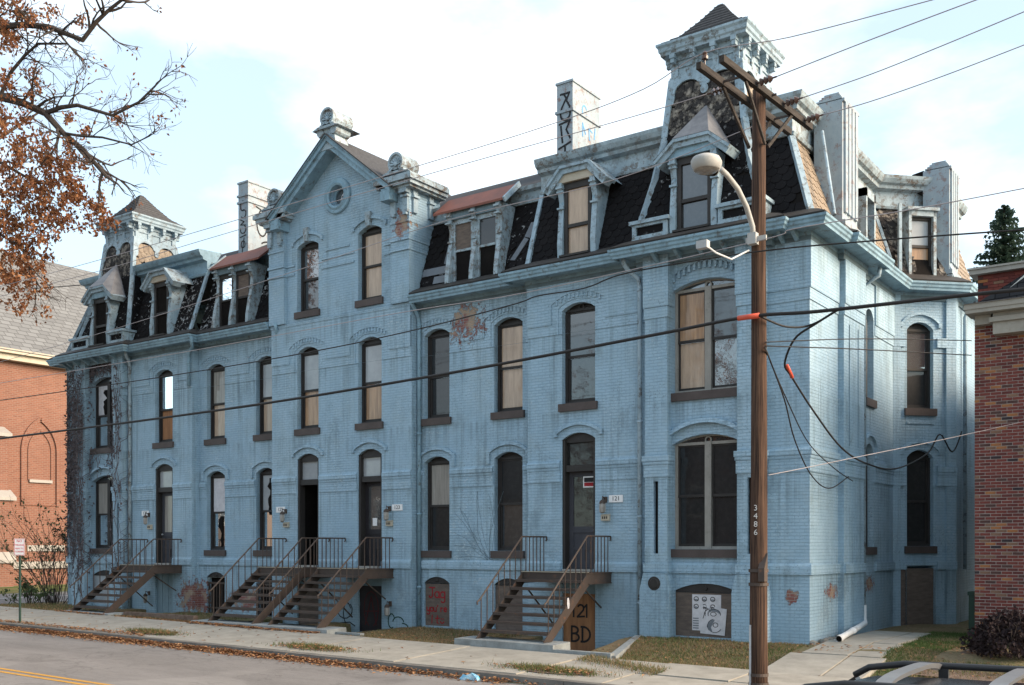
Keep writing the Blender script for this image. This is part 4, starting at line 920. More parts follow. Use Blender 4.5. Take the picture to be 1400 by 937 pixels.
# wing dormers with rusty hood
def bracket_poly(mb,x,pts,w=.11):       # pts (y,z) silhouette
    mb.prismx(pts,x-w/2,x+w/2)
def wing_dormer(mi):
    d=MB(); d.box(-9.86,-8.24,.15,.62,10.72,10.98); dm=P('dormer',d,'soffit_paint',mirror=mi)
    for x in (-9.86,-9.05,-8.24):
        m=MB(); bracket_poly(m,x,[(.02,9.02),(.03,9.25),(.12,9.75),(.21,10.15),(.23,10.45),(.16,10.66),(.10,10.80),(.10,10.92),(.82,10.92),(.62,10.2),(.32,9.02)],.13); m.box(x-.085,x+.085,.17,.24,10.12,10.17); m.box(x-.085,x+.085,.06,.22,10.60,10.64); m.box(x-.085,x+.085,.03,.16,10.78,10.83)
        P('bracket',m,'weathered_trim' ,dm,mirror=mi)
    for (a,b,mt,ml) in ((-9.79,-9.12,'grey_board','void_dark'),(-8.98,-8.31,'glass_dark','void_dark')):  # near-black lower sheets painted for the dark inside the open window
        m=MB(); m.box(a,a+.07,.22,.34,9.05,10.72); m.box(b-.07,b,.22,.34,9.05,10.72); m.box(a+.07,b-.07,.22,.34,10.6,10.72); m.box(a+.07,b-.07,.23,.33,9.86,9.92); P('window_frame',m,'dark_frame' if mi else 'weathered_trim',dm,mirror=mi)
        m=MB(); m.box(a+.07,b-.07,.26,.275,9.92,10.6); P('pane',m,mt,dm,mirror=mi); m=MB(); m.box(a+.07,b-.07,.27,.285,9.05,9.86); P('pane',m,ml,dm,mirror=mi)
    m=MB(); m.add([(-10.36,.06,10.96),(-8.0,.06,10.96),(-8.02,.74,11.52),(-10.36,.74,11.52),(-10.36,.06,10.90),(-8.0,.06,10.90),(-8.02,.74,11.44),(-10.36,.74,11.44)],[(0,1,2,3),(4,7,6,5),(0,4,5,1),(1,5,6,2),(3,7,4,0)]); P('awning',m,'rusty_red_metal',dm,mirror=mi)
    m=MB(); m.bar((-7.99,.05,10.90),(-7.99,.75,11.5),.05,.13); P('awning_end',m,'pale_trim',dm,mirror=mi)
sides(wing_dormer)
# loose flashing sheets on the near wing
for a,b,z0,z1 in ((-11.0,-10.0,9.42,9.64),(-10.55,-10.0,9.15,9.36),(-10.3,-10.0,9.70,10.25)):
    m=MB(); y=lambda z:.3-.03+(z-9.0)*.3366-.05
    m.add([(a,y(z0),z0),(b,y(z0),z0),(b,y(z1),z1),(a,y(z1),z1),(a,y(z0)+.02,z0),(b,y(z0)+.02,z0),(b,y(z1)+.02,z1),(a,y(z1)+.02,z1)],[(0,1,2,3),(0,4,5,1),(1,5,6,2),(3,2,6,7)]); P('patch_sheet',m,'flashing_grey')
for pts in ([(-8.02,9.42),(-7.87,9.38),(-7.55,9.92),(-7.70,10.0)],[(-7.70,10.02),(-7.52,9.95),(-7.42,10.38),(-7.58,10.40)]):
    m=MB(); m.add([(x,.3-.08+(z-9.0)*.3366,z) for x,z in pts]+[(x,.3-.05+(z-9.0)*.3366,z) for x,z in pts],[(0,1,2,3),(0,4,5,1),(1,5,6,2),(2,6,7,3),(3,7,4,0)]); P('patch_sheet',m,'flashing_grey')
# pavilion dormers with clipped gable hood
def clip_dormer(x0,x1,mi,zf,zt,mt_up,mt_lo,peak=None,roofmat='weathered_trim',yf=-.16,trim='pale_trim'):
    c=(x0+x1)/2; hw=(x1-x0)/2
    d=MB(); d.box(x0,x1,yf+.12,.62,zf-.02,zf+.16); dm=P('dormer',d,'soffit_paint',mirror=mi)
    for x in (x0,x1):
        m=MB(); bracket_poly(m,x,[(yf+.02,9.04),(yf+.0,9.4),(yf+.05,9.9),(yf+.10,zf-.45),(yf+.03,zf-.2),(yf-.03,zf-.12),(yf-.03,zf),(.75,zf),(.5,10.0),(.10,9.04)],.14)
        for z,o in ((zf-.62,.07),(zf-.14,.0),(zf-.22,.05)): m.box(x-.09,x+.09,yf-.05+o,yf+.12,z,z+.045)
        P('bracket',m,trim,dm,mirror=mi)
    # front trapezoid tympanum, cornice and roof planes
    e=.42; a,b=x0+.06,x1-.06; ft=zf-.14 if not peak else zf-.04; fpts=[(x0-e,ft),(a,zt),(b,zt),(x1+e,ft)]
    m=MB(); m.prism([(x0-.1,zf),(x0+.10,zt-.1),(x1-.10,zt-.1),(x1+.1,zf)],yf+.0,yf+.1); P('tympanum',m,'blue_trim' if peak else 'cream_trim',dm,mirror=mi)
    m=MB()
    for (p,q) in zip(fpts,fpts[1:]):
        L=math.hypot(q[0]-p[0],q[1]-p[1]); nx,nz=-(q[1]-p[1])/L,(q[0]-p[0])/L
        e_=.004*(p is fpts[1])
        for (o0,o1,n0,n1) in ((-.17,-.05,yf-.06-e_,.1+e_),(-.0495,.02,yf-.12-e_,.2+e_)):
            m.prism([(p[0]+nx*o0,p[1]+nz*o0),(q[0]+nx*o0,q[1]+nz*o0),(q[0]+nx*o1,q[1]+nz*o1),(p[0]+nx*o1,p[1]+nz*o1)],n0,n1)
    P('hood_cornice',m,trim,dm,mirror=mi)
    m=MB(); yb=.36 if peak else .75; zp=(peak or zt+.05); pk0=(c-.01,yb,zp) if peak else (a,yb,zt+.06); pk1=(c+.01,yb,zp) if peak else (b,yb,zt+.06); yy=yf-.13
    A,B2,C2,D2=[(p[0],yy,p[1]+.025) for p in fpts]
    m.quad(B2,C2,pk1,pk0); m.quad(A,B2,pk0,(x0-e,yb,zf-.1)); m.quad(C2,D2,(x1+e,yb,zf-.1),pk1); P('hood_roof',m,roofmat,dm,mirror=mi)
    w0,w1=x0+.09,x1-.09; n=yf+.075
    m=MB(); m.box(w0,w0+.09,n,n+.12,9.05,zf); m.box(w1-.09,w1,n,n+.12,9.05,zf); m.box(w0+.09,w1-.09,n,n+.1,zf-.16,zf); zm=9.05+(zf-.16-9.05)*.46; m.box(w0+.09,w1-.09,n+.01,n+.09,zm-.04,zm+.04); m.box(w0-.03,w1+.03,n-.2,n+.1,9.02,9.07); P('window_frame',m,'dark_frame',dm,mirror=mi)
    m=MB(); m.box(w0+.09,w1-.09,n+.05,n+.07,zm+.04,zf-.16); P('board' if 'ply' in mt_up else 'pane',m,mt_up,dm,mirror=mi)
    m=MB(); m.box(w0+.09,w1-.09,n+.07,n+.09,9.07,zm-.04); P('board' if 'ply' in mt_lo else 'pane',m,mt_lo,dm,mirror=mi)
    for x in (x0,x1):
        m=MB(); s=.055 if x==x0 else -.055; m.prismx([(n+.02,9.04),(n+.02,zf),(.72,zf),(.05,9.04)],min(x,x+s),max(x,x+s)); P('cheek',m,'blue_trim',dm,mirror=mi)
    return dm
clip_dormer(-6.16,-5.22,False,10.86,11.22,'pale_plywood','pale_plywood')
clip_dormer(-6.16,-5.22,True,10.86,11.22,'void_dark','void_dark')  # near-black sheets painted for the dark inside the open dormer
clip_dormer(-3.02,-2.02,False,10.72,11.08,'glass_mid','glass_mid',peak=12.06,roofmat='tin_hood',yf=-.36)
clip_dormer(-3.02,-2.02,True,10.72,11.08,'void_dark','void_dark',peak=12.06,roofmat='tin_hood',yf=-.36)  # near-black sheets painted for the dark inside the open tower dormer
# ------------------------------------------------------------------ towers
TR=[(9.0,-3.99,-.92,-.24,3.0),(9.65,-3.90,-1.06,-.10,2.9),(10.5,-3.70,-1.36,.10,2.6),(11.5,-3.53,-1.58,.30,2.32),(12.86,-3.42,-1.73,.45,2.14)]
def tower(mi):
    m=MB(); 
    for (z0,a0,b0,c0,d0),(z1,a1,b1,c1,d1) in zip(TR,TR[1:]):
        m.quad((a0,c0,z0),(b0,c0,z0),(b1,c1,z1),(a1,c1,z1)); m.quad((b0,c0,z0),(b0,d0,z0),(b1,d1,z1),(b1,c1,z1)); m.quad((a0,d0,z0),(a0,c0,z0),(a1,c1,z1),(a1,d1,z1)); m.quad((b0,d0,z0),(a0,d0,z0),(a1,d1,z1),(b1,d1,z1))
    t=P('tower',m,'void_dark',mirror=mi)
    for i,((z0,a0,b0,c0,d0),(z1,a1,b1,c1,d1)) in enumerate(zip(TR,TR[1:])):
        mt='worn_slate' if i==3 else 'dark_slate'; sk=[in_box(-3.05,-2.0,0,11.2)]+([lambda p:p.z>12.52] if i==3 else [])
        slate_field(t,(a0,c0,z0),(b0,c0,z0),(b1,c1,z1),(a1,c1,z1),mat=mt,w=.22,e=.18,skip=sk,single=False,mirror=mi)
        slate_field(t,(b0,c0,z0),(b0,d0,z0),(b1,d1,z1),(b1,c1,z1),mat='sunlit_slate' if i==3 else mt,w=.22,e=.18,mirror=mi,skip=sk[1:])
        if mi: slate_field(t,(a0,d0,z0),(a0,c0,z0),(a1,c1,z1),(a1,d1,z1),mat='sunlit_slate' if i==3 else mt,w=.22,e=.18,mirror=mi,skip=sk[1:])
    for key in ((1,3),(2,3),(1,4),(2,4)):
        m=MB(); pts=[(r[key[0]],r[key[1]],r[0]) for r in TR]
        for p,q in zip(pts,pts[1:]): m.bar(p,q,.14,.13)
        P('corner_board',m,'pale_trim',t,mirror=mi)
    a,b,c,d=TR[-1][1:]; z0,z1=12.86,13.40
    m=MB(); m.box(a,b,c,d,z0,z1)
    m.box(a-.05,b+.05,c-.05,d+.05,z0-.02,z0+.06); m.box(a-.03,b+.03,c-.03,d+.03,z0+.25,z0+.29); m.box(a-.04,b+.04,c-.04,d+.04,z1-.12,z1)
    for j in range(4):
        x=a+.09+(b-a-.18)*j/3; m.box(x-.07,x+.07,c-.045,c,z0+.06,z1); m.box(x-.07,x+.07,d,d+.045,z0+.06,z1); y=c+.09+(d-c-.18)*j/3; m.box(b,b+.045,y-.07,y+.07,z0+.06,z1); m.box(a-.045,a,y-.07,y+.07,z0+.06,z1)
    P('frieze',m,'pale_trim',t,mirror=mi)
    for j in range(4):
        x=a+.09+(b-a-.18)*j/3; y=c+.09+(d-c-.18)*j/3
        for (bx) in ((x-.065,x+.065,c-.22,c-.04),(x-.065,x+.065,d+.04,d+.22)):
            m=MB(); m.box(*bx,z1-.10,z1); m.box(bx[0]+.02,bx[1]-.02,(bx[2]+bx[3])/2-.07,(bx[2]+bx[3])/2+.09,z1-.2,z1-.1); P('bracket',m,'pale_trim',t,mirror=mi)
        for (bx) in ((b+.04,b+.19,y-.065,y+.065),(a-.19,a-.04,y-.065,y+.065)):
            m=MB(); m.box(*bx,z1-.10,z1); m.box((bx[0]+bx[1])/2-.06,(bx[0]+bx[1])/2+.06,bx[2]+.02,bx[3]-.02,z1-.2,z1-.1); P('bracket',m,'pale_trim',t,mirror=mi)
    rp=[(a,c),(b,c),(b,d),(a,d),(a,c)]
    m=MB(); prof=[(.0,z1),(.20,z1),(.21,z1+.06),(.24,z1+.09),(.25,z1+.17),(.29,z1+.22),(.29,z1+.27),(.22,z1+.28),(0,z1+.28)]
    k=len(prof)
    cs=[(a,c,-1,-1),(b,c,1,-1),(b,d,1,1),(a,d,-1,1)]
    vs=[(x+sx*o,y+sy*o,z) for x,y,sx,sy in cs for o,z in prof]; fs=[(i*k+j,((i+1)%4)*k+j,((i+1)%4)*k+j+1,i*k+j+1) for i in range(4) for j in range(k-1)]
    m.add(vs,fs); P('cornice',m,'pale_trim',t,mirror=mi)
    cx,cy=(a+b)/2,(c+d)/2; m=MB(); lv=[(1.11,13.665),(.72,13.93),(.38,14.32),(.06,14.74),(.0,14.76)]
    vs=[(cx+sx*h*1.0,cy+sy*h*1.0,z) for h,z in lv for sx,sy in ((-1,-1),(1,-1),(1,1),(-1,1))]; fs=[(i*4+j,i*4+(j+1)%4,(i+1)*4+(j+1)%4,(i+1)*4+j) for i in range(4) for j in range(4)]
    m.add(vs,fs); P('cap_roof',m,'asphalt_shingle',t,mirror=mi)
    for (z,h) in [(13.72+.105*i,None) for i in range(10)]:
        # shingle courses of the cap
        for (h0,za),(h1,zb) in zip(lv,lv[1:]):
            if za<=z<zb: hh=h0+(h1-h0)*(z-za)/(zb-za)
        m=MB(); e=.012
        m.box(cx-hh-e,cx+hh+e,cy-hh-e,cy+hh+e,z-.006,z+.010); P('shingle_course',m,'asphalt_shingle',t,mirror=mi)
    # scalloped trim with pendants below the frieze, front and sides
    def scallop(u0,u1):
        w=u1-u0; c0=(u0+u1)/2; zt=12.86
        pts=[(u0,zt),(u0,12.2)]+[(u0+.08,12.28),(u0+.10,12.44)]+arc(u0+.10+w*.19,12.50,w*.195,.27,180,12,8)+[(c0-.06,12.55),(c0-.09,12.48)]+arc(c0,12.44,.09,.10,180,360,8)+[(c0+.09,12.48),(c0+.06,12.55)]+arc(u1-.10-w*.19,12.50,w*.195,.27,168,0,8)+[(u1-.10,12.44),(u1-.08,12.28),(u1,12.2),(u1,zt)]
        return pts
    yfn=lambda z:.45-.15*(12.86-z)/1.36-.06
    m=MB(); pts=scallop(a,b); k=len(pts); m.add([(u,yfn(z),z) for u,z in pts]+[(u,yfn(z)+.05,z) for u,z in pts],[tuple(range(k))]+[(i,(i+1)%k,k+(i+1)%k,k+i) for i in range(k)]); P('scalloped_trim',m,'pale_trim',t,mirror=mi)
    xfn=lambda z:b+.15*(12.86-z)/1.36+.06
    for sgn in ((1,) if not mi else (1,-1)):
        xf=xfn if sgn==1 else (lambda z:a-.11*(12.86-z)/1.36-.06)
        m=MB(); pts=scallop(c,d); k=len(pts); m.add([(xf(z),u,z) for u,z in pts]+[(xf(z)-.05*sgn,u,z) for u,z in pts],[tuple(range(k))]+[(i,(i+1)%k,k+(i+1)%k,k+i) for i in range(k)]); P('scalloped_trim',m,'pale_trim',t,mirror=mi)
    for x0,x1 in ((-4.02,-3.13),(-1.90,-.86)):            # panelled pedestals beside the dormer
        m=MB(); m.box(x0,x1,-.42,.1,9.0,9.06); m.box(x0-.06,x1+.06,-.46,.1,9.38,9.46); m.box(x0,x0+.1,-.40,.1,9.06,9.38); m.box(x1-.1,x1,-.40,.1,9.06,9.38); m.box(x0+.1,x1-.1,-.40,.1,9.06,9.12); m.box(x0+.1,x1-.1,-.40,.1,9.32,9.38); pd=P('pedestal',m,'pale_trim',t,mirror=mi)
        m=MB(); m.box(x0+.1,x1-.1,-.34,-.3,9.12,9.32); P('panel',m,'dark_slate',pd if False else t,mirror=mi)
sides(tower)
# ------------------------------------------------------------------ central gable
c=XC
m=MB()
for s in (1,-1):
    for (o0,o1,n0,n1) in ((-.30,-.12,-.40,.02),(-.12,.02,-.47,.02),(.02,.08,-.52,.02)):
        m.prism([(c,13.70+o0),(c+s*2.42,13.70-.8*2.42+o0),(c+s*2.42,13.70-.8*2.42+o1),(c,13.70+o1)],n0,n1)
    m.box(min(c+s*2.40,c+s*2.05),max(c+s*2.40,c+s*2.05),-.45,0,11.45,11.72)
g=P('gable',m,'blue_trim',fr=F0)
for s in (1,-1):
    m=MB(); m.add([(c,-.54,13.79),(c+s*2.52,-.54,11.78),(c+s*2.52,4.2,11.78),(c,4.2,13.79),(c,-.54,13.75),(c+s*2.52,-.54,11.74)],[(0,1,2,3),(0,4,5,1)]); P('roof_slope',m,'asphalt_shingle',g)
m=MB(); m.poly([(c-2.7,4.1,11.4),(c+2.7,4.1,11.4),(c,4.1,13.75)]); P('roof_slope',m,'asphalt_shingle',g)
def scroll(x,y0,y1,z,r,par):
    m=MB(); m.lathe([(.0,y0+.05),(r*.72,y0+.05),(r*.78,y0),(r,y0),(r,y1),(0,y1)],(x,0,z),20,'y'); m.box(x-r*1.05,x+r*1.05,y0,y1,z-r*1.0,z-r*.72)
    m.prism([(x-.52,z-r*1.25),(x+.52,z-r*1.25),(x+r*1.1,z-r*.98),(x-r*1.1,z-r*.98)],y0-.06,y1+.06)
    o=P('scroll_finial',m,'weathered_trim',par)
    m=MB()
    for a in range(7): 
        t=R(180*a/6); m.tube([(x+.06*math.cos(t),y0+.03,z-.05+.06*math.sin(t)),(x+r*.62*math.cos(t),y0+.02,z-.05+r*.62*math.sin(t))],.018,5,r1=.035)
    m.lathe([(.0,y0-.02),(.06,y0),(.07,y0+.04)],(x,0,z-.05),10,'y')
    for a in (-1,1): m.lathe([(.03,y0-.01),(.055,y0-.01),(.055,y0+.05)],(x+a*r*.62,0,z-r*.62),8,'y')
    P('shell_carving',m,'pale_trim',par)
def gable_pier(mi):
    x0,x1=-11.72,-11.05
    m=MB(); m.box(x0,x1,-.12,1.2,8.69,11.74); m.box(x0-.02,x1+.02,-.16,1.22,10.38,10.46); m.box(x0-.02,x1+.02,-.16,1.22,10.10,10.16); m.box(x0-.01,x1+.01,-.15,1.21,10.86,10.92); gp=P('gable_pier',m,'blue_painted_brick',mirror=mi)
    for x in (x0+.13,x1-.10):
        m=MB(); m.box(x-.09,x+.09,-.19,-.12,11.12,11.74); m.box(x-.12,x+.12,-.24,-.12,11.52,11.58); m.box(x-.06,x+.06,-.21,-.12,11.05,11.12); m.prism([(x-.13,11.62),(x+.13,11.62),(x+.16,11.75),(x-.16,11.75)],-.30,-.12); P('bracket',m,'pale_trim',gp,mirror=mi)
    for y in (.08,.75):
        m=MB(); m.box(x1,x1+.07,y-.09,y+.09,11.12,11.74); m.box(x1,x1+.12,y-.12,y+.12,11.52,11.58); P('bracket',m,'pale_trim',gp,mirror=mi)
    m=MB()
    for o,za,zb in ((.20,11.74,11.80),(.28,11.80,11.90),(.34,11.90,12.02),(.30,12.02,12.08)): m.box(x0-o,x1+o,-.12-o,1.2,za,zb)
    P('cap',m,'weathered_trim',gp,mirror=mi)
    s=1 if not mi else -1; xx=-11.42 if not mi else mX(-11.42); scroll(xx,-.28,.42,12.50,.27,gp)
sides(gable_pier)
m=MB(); m.prism([(c-.34,13.35),(c+.34,13.35),(c+.24,13.98),(c-.24,13.98)],-.42,.1); 
for s in (-1,1): m.lathe([(.0,-.46),(.12,-.46),(.14,-.40),(.14,.1)],(c+s*.27,0,13.86),12,'y')
P('finial_base',m,'weathered_trim',g,fr=F0); scroll(c,-.46,.35,14.27,.27,g)
# ------------------------------------------------------------------ chimneys
def chimney_main(mi):
    x0,x1,y0,y1=-7.62,-7.12,1.97,3.36
    m=MB(); m.box(x0,x1,y0,y1,11.2,14.42); m.box(x0-.03,x1+.03,y0-.03,y1+.03,14.40,14.46)
    for z in ((13.62,) if not mi else (13.72,13.95)): m.box(x0-.04,x1+.04,y0-.04,y1+.04,z,z+.07)
    ch=P('chimney',m,'chimney_paint',mirror=mi)
    m=MB()
    if not mi:
        for sg in ([(.12,1.0),(.22,1.0),(.30,.86),(.16,.62),(.12,.45)]+arc(.27,.42,.15,.16,180,360)+[(.40,.62),(.30,.8),(.40,1.0),(.2,.99)],[(.08,.16),(.42,.22),(.30,-.02),(.42,-.28)],[(.13,.1),(.18,-.36)],[(.06,-.52),(.44,-.40)],[(.26,-.46),(.27,-.86)],[(.10,-.78),(.10,-1.1)],[(.42,-.76),(.42,-1.1)],[(.1,-1.1),(.42,-1.1)],arc(.24,.5,.02,.02,0,360,6)):
            m.ribbon([(x0+a,13.18+b*.95) for a,b in sg],.05,y0-.008,y0-.002)
    else:
        for sg in (arc(-.26+.5,1.05-.3,.13,.2,60,300,12),arc(.26,.42,.13,.16,100,-140,12),[(.12,.2),(.3,.1),(.12,0),(.38,-.05)],arc(.25,-.2,.14,.16,60,-200,10),[(.1,-.5),(.4,-.45)],arc(.25,-.8,.1,.14,0,360,10),[(.3,-.55),(.2,-1.1)]):
            m.ribbon([(mX(x1)+a,13.0+b*.85) for a,b in sg],.032,y0-.008,y0-.002)
    o=P('graffiti',m,'graffiti_black',ch)
    if mi:
        m=MB(); fr=Fr(mX(x0),0,0,1)
        for sg in ([(.35,.55),(.55,.5)]+arc(.6,.0,.22,.4,140,400,14),[(.75,.5),(.8,.1),(.95,-.1)],[(.9,.55),(.92,.0)],[(1.05,.5),(1.2,.35),(1.05,.2),(1.2,.0)],arc(.9,-.75,.35,.2,150,40)): m.ribbon([(y0+a,13.1+b) for a,b in sg],.05,-.008,-.002)
        P('graffiti',m,'graffiti_black',ch,fr=fr)
    else:
        m=MB(); fr=Fr(x1,0,0,1)
        for sg in (arc(.6,.5,.12,.15,30,330),[(.5,-.2),(.5,.15),(.65,-.1)],[(.85,-.2),(.82,.1),(1.0,.05)],arc(.6,-.75,.1,.15,60,300),[(.9,-.9),(.95,-.55)],[(1.1,-.1),(1.15,.2)]): m.ribbon([(y0+a,13.3+b) for a,b in sg],.035,-.008,-.002)
        P('graffiti',m,'graffiti_blue',ch,fr=fr)
sides(chimney_main)
def rib_chimney(x0,x1,y0,y1,broken,fr=None):
    m=MB(); zt=12.0; m.box(x0,x1,y0,y1,8.75,zt)
    k=4
    for j in range(k): 
        a=y0+.06+(y1-y0-.12)*(j+.15)/k; b=y0+.06+(y1-y0-.12)*(j+.85)/k; m.box(x1,x1+.05,a,b,9.5,zt-.05)
    for j in range(4): 
        b=x1-.06; m.box(x1,x1+.05,y0,y1,zt-.05+.0,zt+.02); break
    for i in range(7):
        o=.06*(i+1); 
        if x1-x0-2*o<.08: break
        m.box(x0+o*.8,x1+.03-o*.6,y0+.04*i,y1+.04-.03*i,zt+.055*i+(.021 if i==0 else 0),zt+.055*(i+1)+.0)
    for z in (9.3,9.15): m.box(x0-.02,x1+.08,y0-.03,y1+.03,z-.12,z)
    for i in range(5): m.box(x1,x1+.012*(5-i)+.02,y0-.01*(5-i),y1+.01*(5-i),8.78+.07*i,8.84+.07*i)
    ch=P('chimney',m,'chimney_paint')
    if broken:
        m=MB(); m.prism([(x0-.30,11.55),(x0+.02,11.35),(x0+.02,12.03),(x0-.28,11.98),(x0-.34,11.75)],y0+.02,y1-.1); P('broken_flue',m,'void_dark',ch)
    return ch
rib_chimney(-.50,.14,1.70,2.78,False); rib_chimney(.46,1.12,7.42,8.42,True)
m=MB(); m.box(-1.05,-.62,1.35,1.8,11.7,12.15); P('chimney',m,'chimney_paint')
# dormer on the canted bay, with cheeks, and half-hidden side dormer
F45D=F45
m=MB(); m.box(.42,.50,-.02,.5,9.03,10.8); m.box(1.12,1.20,-.02,.5,9.03,10.8); m.box(.42,1.2,-.02,.45,10.66,10.82); m.box(.36,1.26,-.08,.3,10.80,10.88); m.box(.40,1.22,-.06,.1,9.0,9.06); bd2=P('dormer',m,'weathered_trim',fr=F45)
m=MB(); m.box(.50,.56,.10,.2,9.06,10.66); m.box(1.06,1.12,.10,.2,9.06,10.66); m.box(.56,1.06,.10,.2,10.58,10.66); m.box(.56,1.06,.11,.19,9.86,9.93); P('window_frame',m,'dark_frame',bd2,fr=F45)
m=MB(); m.box(.56,1.06,.15,.17,9.93,10.58); P('pane',m,'panel_and_sky_glare',bd2,fr=F45); m=MB(); m.box(.56,1.06,.16,.18,9.06,9.86); P('board',m,'plywood',bd2,fr=F45)
m=MB(); m.box(.12,.2,-.06,.02,9.02,10.95); P('hip_board',m,'pale_trim',bd2,fr=F45)
m=MB(); m.box(3.95,4.05,-.0,.5,9.03,10.7); m.box(4.62,4.72,-.0,.5,9.03,10.7); m.box(3.95,4.72,0,.5,10.5,10.7); bd3=P('dormer',m,'weathered_trim',fr=FS)
m=MB(); m.box(4.05,4.62,.2,.22,9.03,10.5); P('pane',m,'glass_dark',bd3,fr=FS)
# ------------------------------------------------------------------ downspouts
def spout(x,y,zt,zb,mi,kick=.35,mat='blue_trim',dx=0.0):
    m=MB(); m.tube([(x-.25+dx,y-.36,zt+.25),(x-.25+dx,y-.34,zt+.08),(x-.2+dx*.8,y-.22,zt-.05),(x-.03,y-.05,zt-.22),(x,y-.03,zt-.42),(x,y-.03,zb)],.055,10)
    for z in [q for q in (zb+1.2,zb+3.2,zb+5.4) if q<zt-.6]+[zt-.5]: m.lathe([(.055,z-.03),(.068,z-.03),(.068,z+.03),(.055,z+.03)],(x,y-.03,0),10)
    P('downspout',m,mat,mirror=mi,smooth=True)
spout(-3.97,-.09,8.45,-.5,False,mat='pale_trim'); spout(-3.90,-.03,8.45,-.3,True,mat='weathered_trim')
spout(-10.98,.24,8.55,-.3,False,dx=.25); spout(-11.0,.24,8.5,6.5,True,dx=-.1); spout(-7.15,-.06,8.5,7.25,True,dx=-.3)
m=MB(); m.tube([(.42,3.62,8.62),(.40,3.6,8.42),(.25,3.6,8.35),(.06,3.58,8.2),(.05,3.58,.5)],.05,10); P('downspout',m,'pale_trim',smooth=True)
m=MB(); m.tube([(1.55,8.55,8.6),(1.35,8.5,8.35),(1.28,8.5,8.2),(1.28,8.5,1.4)],.05,10); P('downspout',m,'pale_trim',smooth=True)
#PART3
# ------------------------------------------------------------------ staircases
def staircase(xl,xr,label,zg):
    zt=1.41; yk,yf=-1.09,-2.80; zf=-.06
    T=Thing('metal_staircase',((xl+xr)/2,-1.5,zg),label,'staircase','rusty front steps')
    def pt(n,mb,mat='rust_steel',par=None,**k): return T.part(n,mb,mat,parent=par,**k)
    for x in (xl,xr):
        m=MB(); m.prismx([(-.02,zt-.02),(yk,zt-.02),(yf,zf+.10),(yf-.10,zf),(yf+.22,zf-.0),(yk+.10,zt-.26),(-.02,zt-.26)],x-.012,x+.012)
        for o in (-.02,-.26): m.box(x-.035,x+.035,yk+.02,-.02,zt+o-.01,zt+o+.008)
        pt('stringer',m)
    nR=8
    for i in range(1,nR):
        z=zt-i*(zt-zf)/nR; y=yk+(yf-yk)*(i-.5)/(nR-.5)
        m=MB(); m.box(xl+.014,xr-.014,y-.16,y+.13,z-.022,z+.01); m.box(xl+.014,xr-.014,y-.165,y-.145,z-.05,z-.02); pt('tread',m)
    m=MB(); m.box(xl+.014,xr-.014,yk,-.01,zt-.03,zt); m.box(xl+.014,xr-.014,yk,yk+.02,zt-.20,zt-.03); m.box(xl+.014,xr-.014,-.55,-.50,zt-.14,zt-.03); pt('landing',m)
    m=MB(); m.box(xl-.03,xr+.03,yk-.03,yk+.0,zt-.005,zt+.012); pt('landing_edge',m,'cream_trim')
    for x in (xl,xr):
        m=MB(); h=.84; m.tube([(x,-.06,zt+h-.10),(x,-.03,zt+h-.06),(x,-.04,zt+h),(x,-.12,zt+h),(x,yk,zt+h),(x,yf+.02,zf+.86),(x,yf-.06,zf+.82),(x,yf-.05,zf+.76)],.021,7); ra=pt('railing',m)
        for y in [-.16-.155*j for j in range(6)]:
            m=MB(); m.box(x-.009,x+.009,y-.009,y+.009,zt-.15,zt+h); pt('baluster',m,par=ra)
        L=8
        for j in range(L):
            f=(j+.25)/(L-.35); y=yk+(yf-yk)*f; zb=zt+(zf-zt)*f; m=MB(); m.box(x-.009,x+.009,y-.009,y+.009,zb-.02,zb+.845); pt('baluster',m,par=ra)
    m=MB(); m.bar((xr-.25,-.05,.55),(xr-.25,yk+.05,zt-.25),.03); pt('brace',m); m=MB(); m.bar((xl+.3,-.05,.0),(xl+.3,yk-.2,zt-.4),.03); pt('brace',m)
    return T
S1=staircase(-6.62,-4.80,'rusty metal stairs up to door 121, over the plywood marked BD',-.2)
S2=staircase(-13.55,-11.73,'rusty metal stairs up to door 123, beside the black basement door',-.2)
S3=staircase(-16.02,-14.20,'rusty metal stairs up to the open doorway numbered 125',-.15)
S4=staircase(-22.87,-21.05,'rusty metal stairs up to door 127 beside the vine-covered bay',-.1)
m=MB(); m.prism([(0,0),(.055,.015),(.075,.1),(.05,.22),(.03,.25),(-.02,.24),(-.03,.12)],-.004,0)
o=build('sticker',m,'paper_and_sky_glare',fr=Fr(-4.785,-1.95,0,1)); 
for v in o.data.vertices: v.co.z+=.62
child_at_world(o,S1.e)
# concrete pads and edgings
def pad(x0,x1,y0,y1,zt,label,g=None):
    m=MB(); zb=-.5; m.add([(x0,y0,zb),(x1,y0,zb),(x1,y1,zb),(x0,y1,zb),(x0+.01,y0+.02,zt-.01),(x1-.02,y0+.02,zt-.025),(x1-.02,y1,zt),(x0+.01,y1,zt)],[(0,1,5,4),(1,2,6,5),(2,3,7,6),(3,0,4,7),(4,5,6,7)])
    tag(build('concrete_pad',m,'pad_concrete'),label,'pad','concrete footings of the steps')
pad(-7.15,-4.45,-3.05,-2.35,-.06,'grey concrete pad at the foot of the steps to door 121')
pad(-16.6,-11.2,-3.05,-2.35,-.05,'long grey concrete pad under the two middle flights of steps')
pad(-23.35,-20.55,-3.05,-2.35,-.02,'grey concrete pad under the steps to door 127')
for x0,x1,y0,y1,zt,lab in ((-4.45,-3.05,-3.06,-2.9,-.17,'low concrete edging between the 121 steps and the grass bank'),(-11.2,-10.35,-2.75,-2.6,-.14,'low concrete edging in front of the black basement door'),(-20.5,-17.1,-2.55,-2.4,.02,'low brick and timber edging beside the 127 steps')):
    m=MB(); m.box(x0,x1,y0,y1,-.6,zt); tag(build('edging',m,'pad_concrete' if x0>-20 else 'mulch'),lab,'edging')
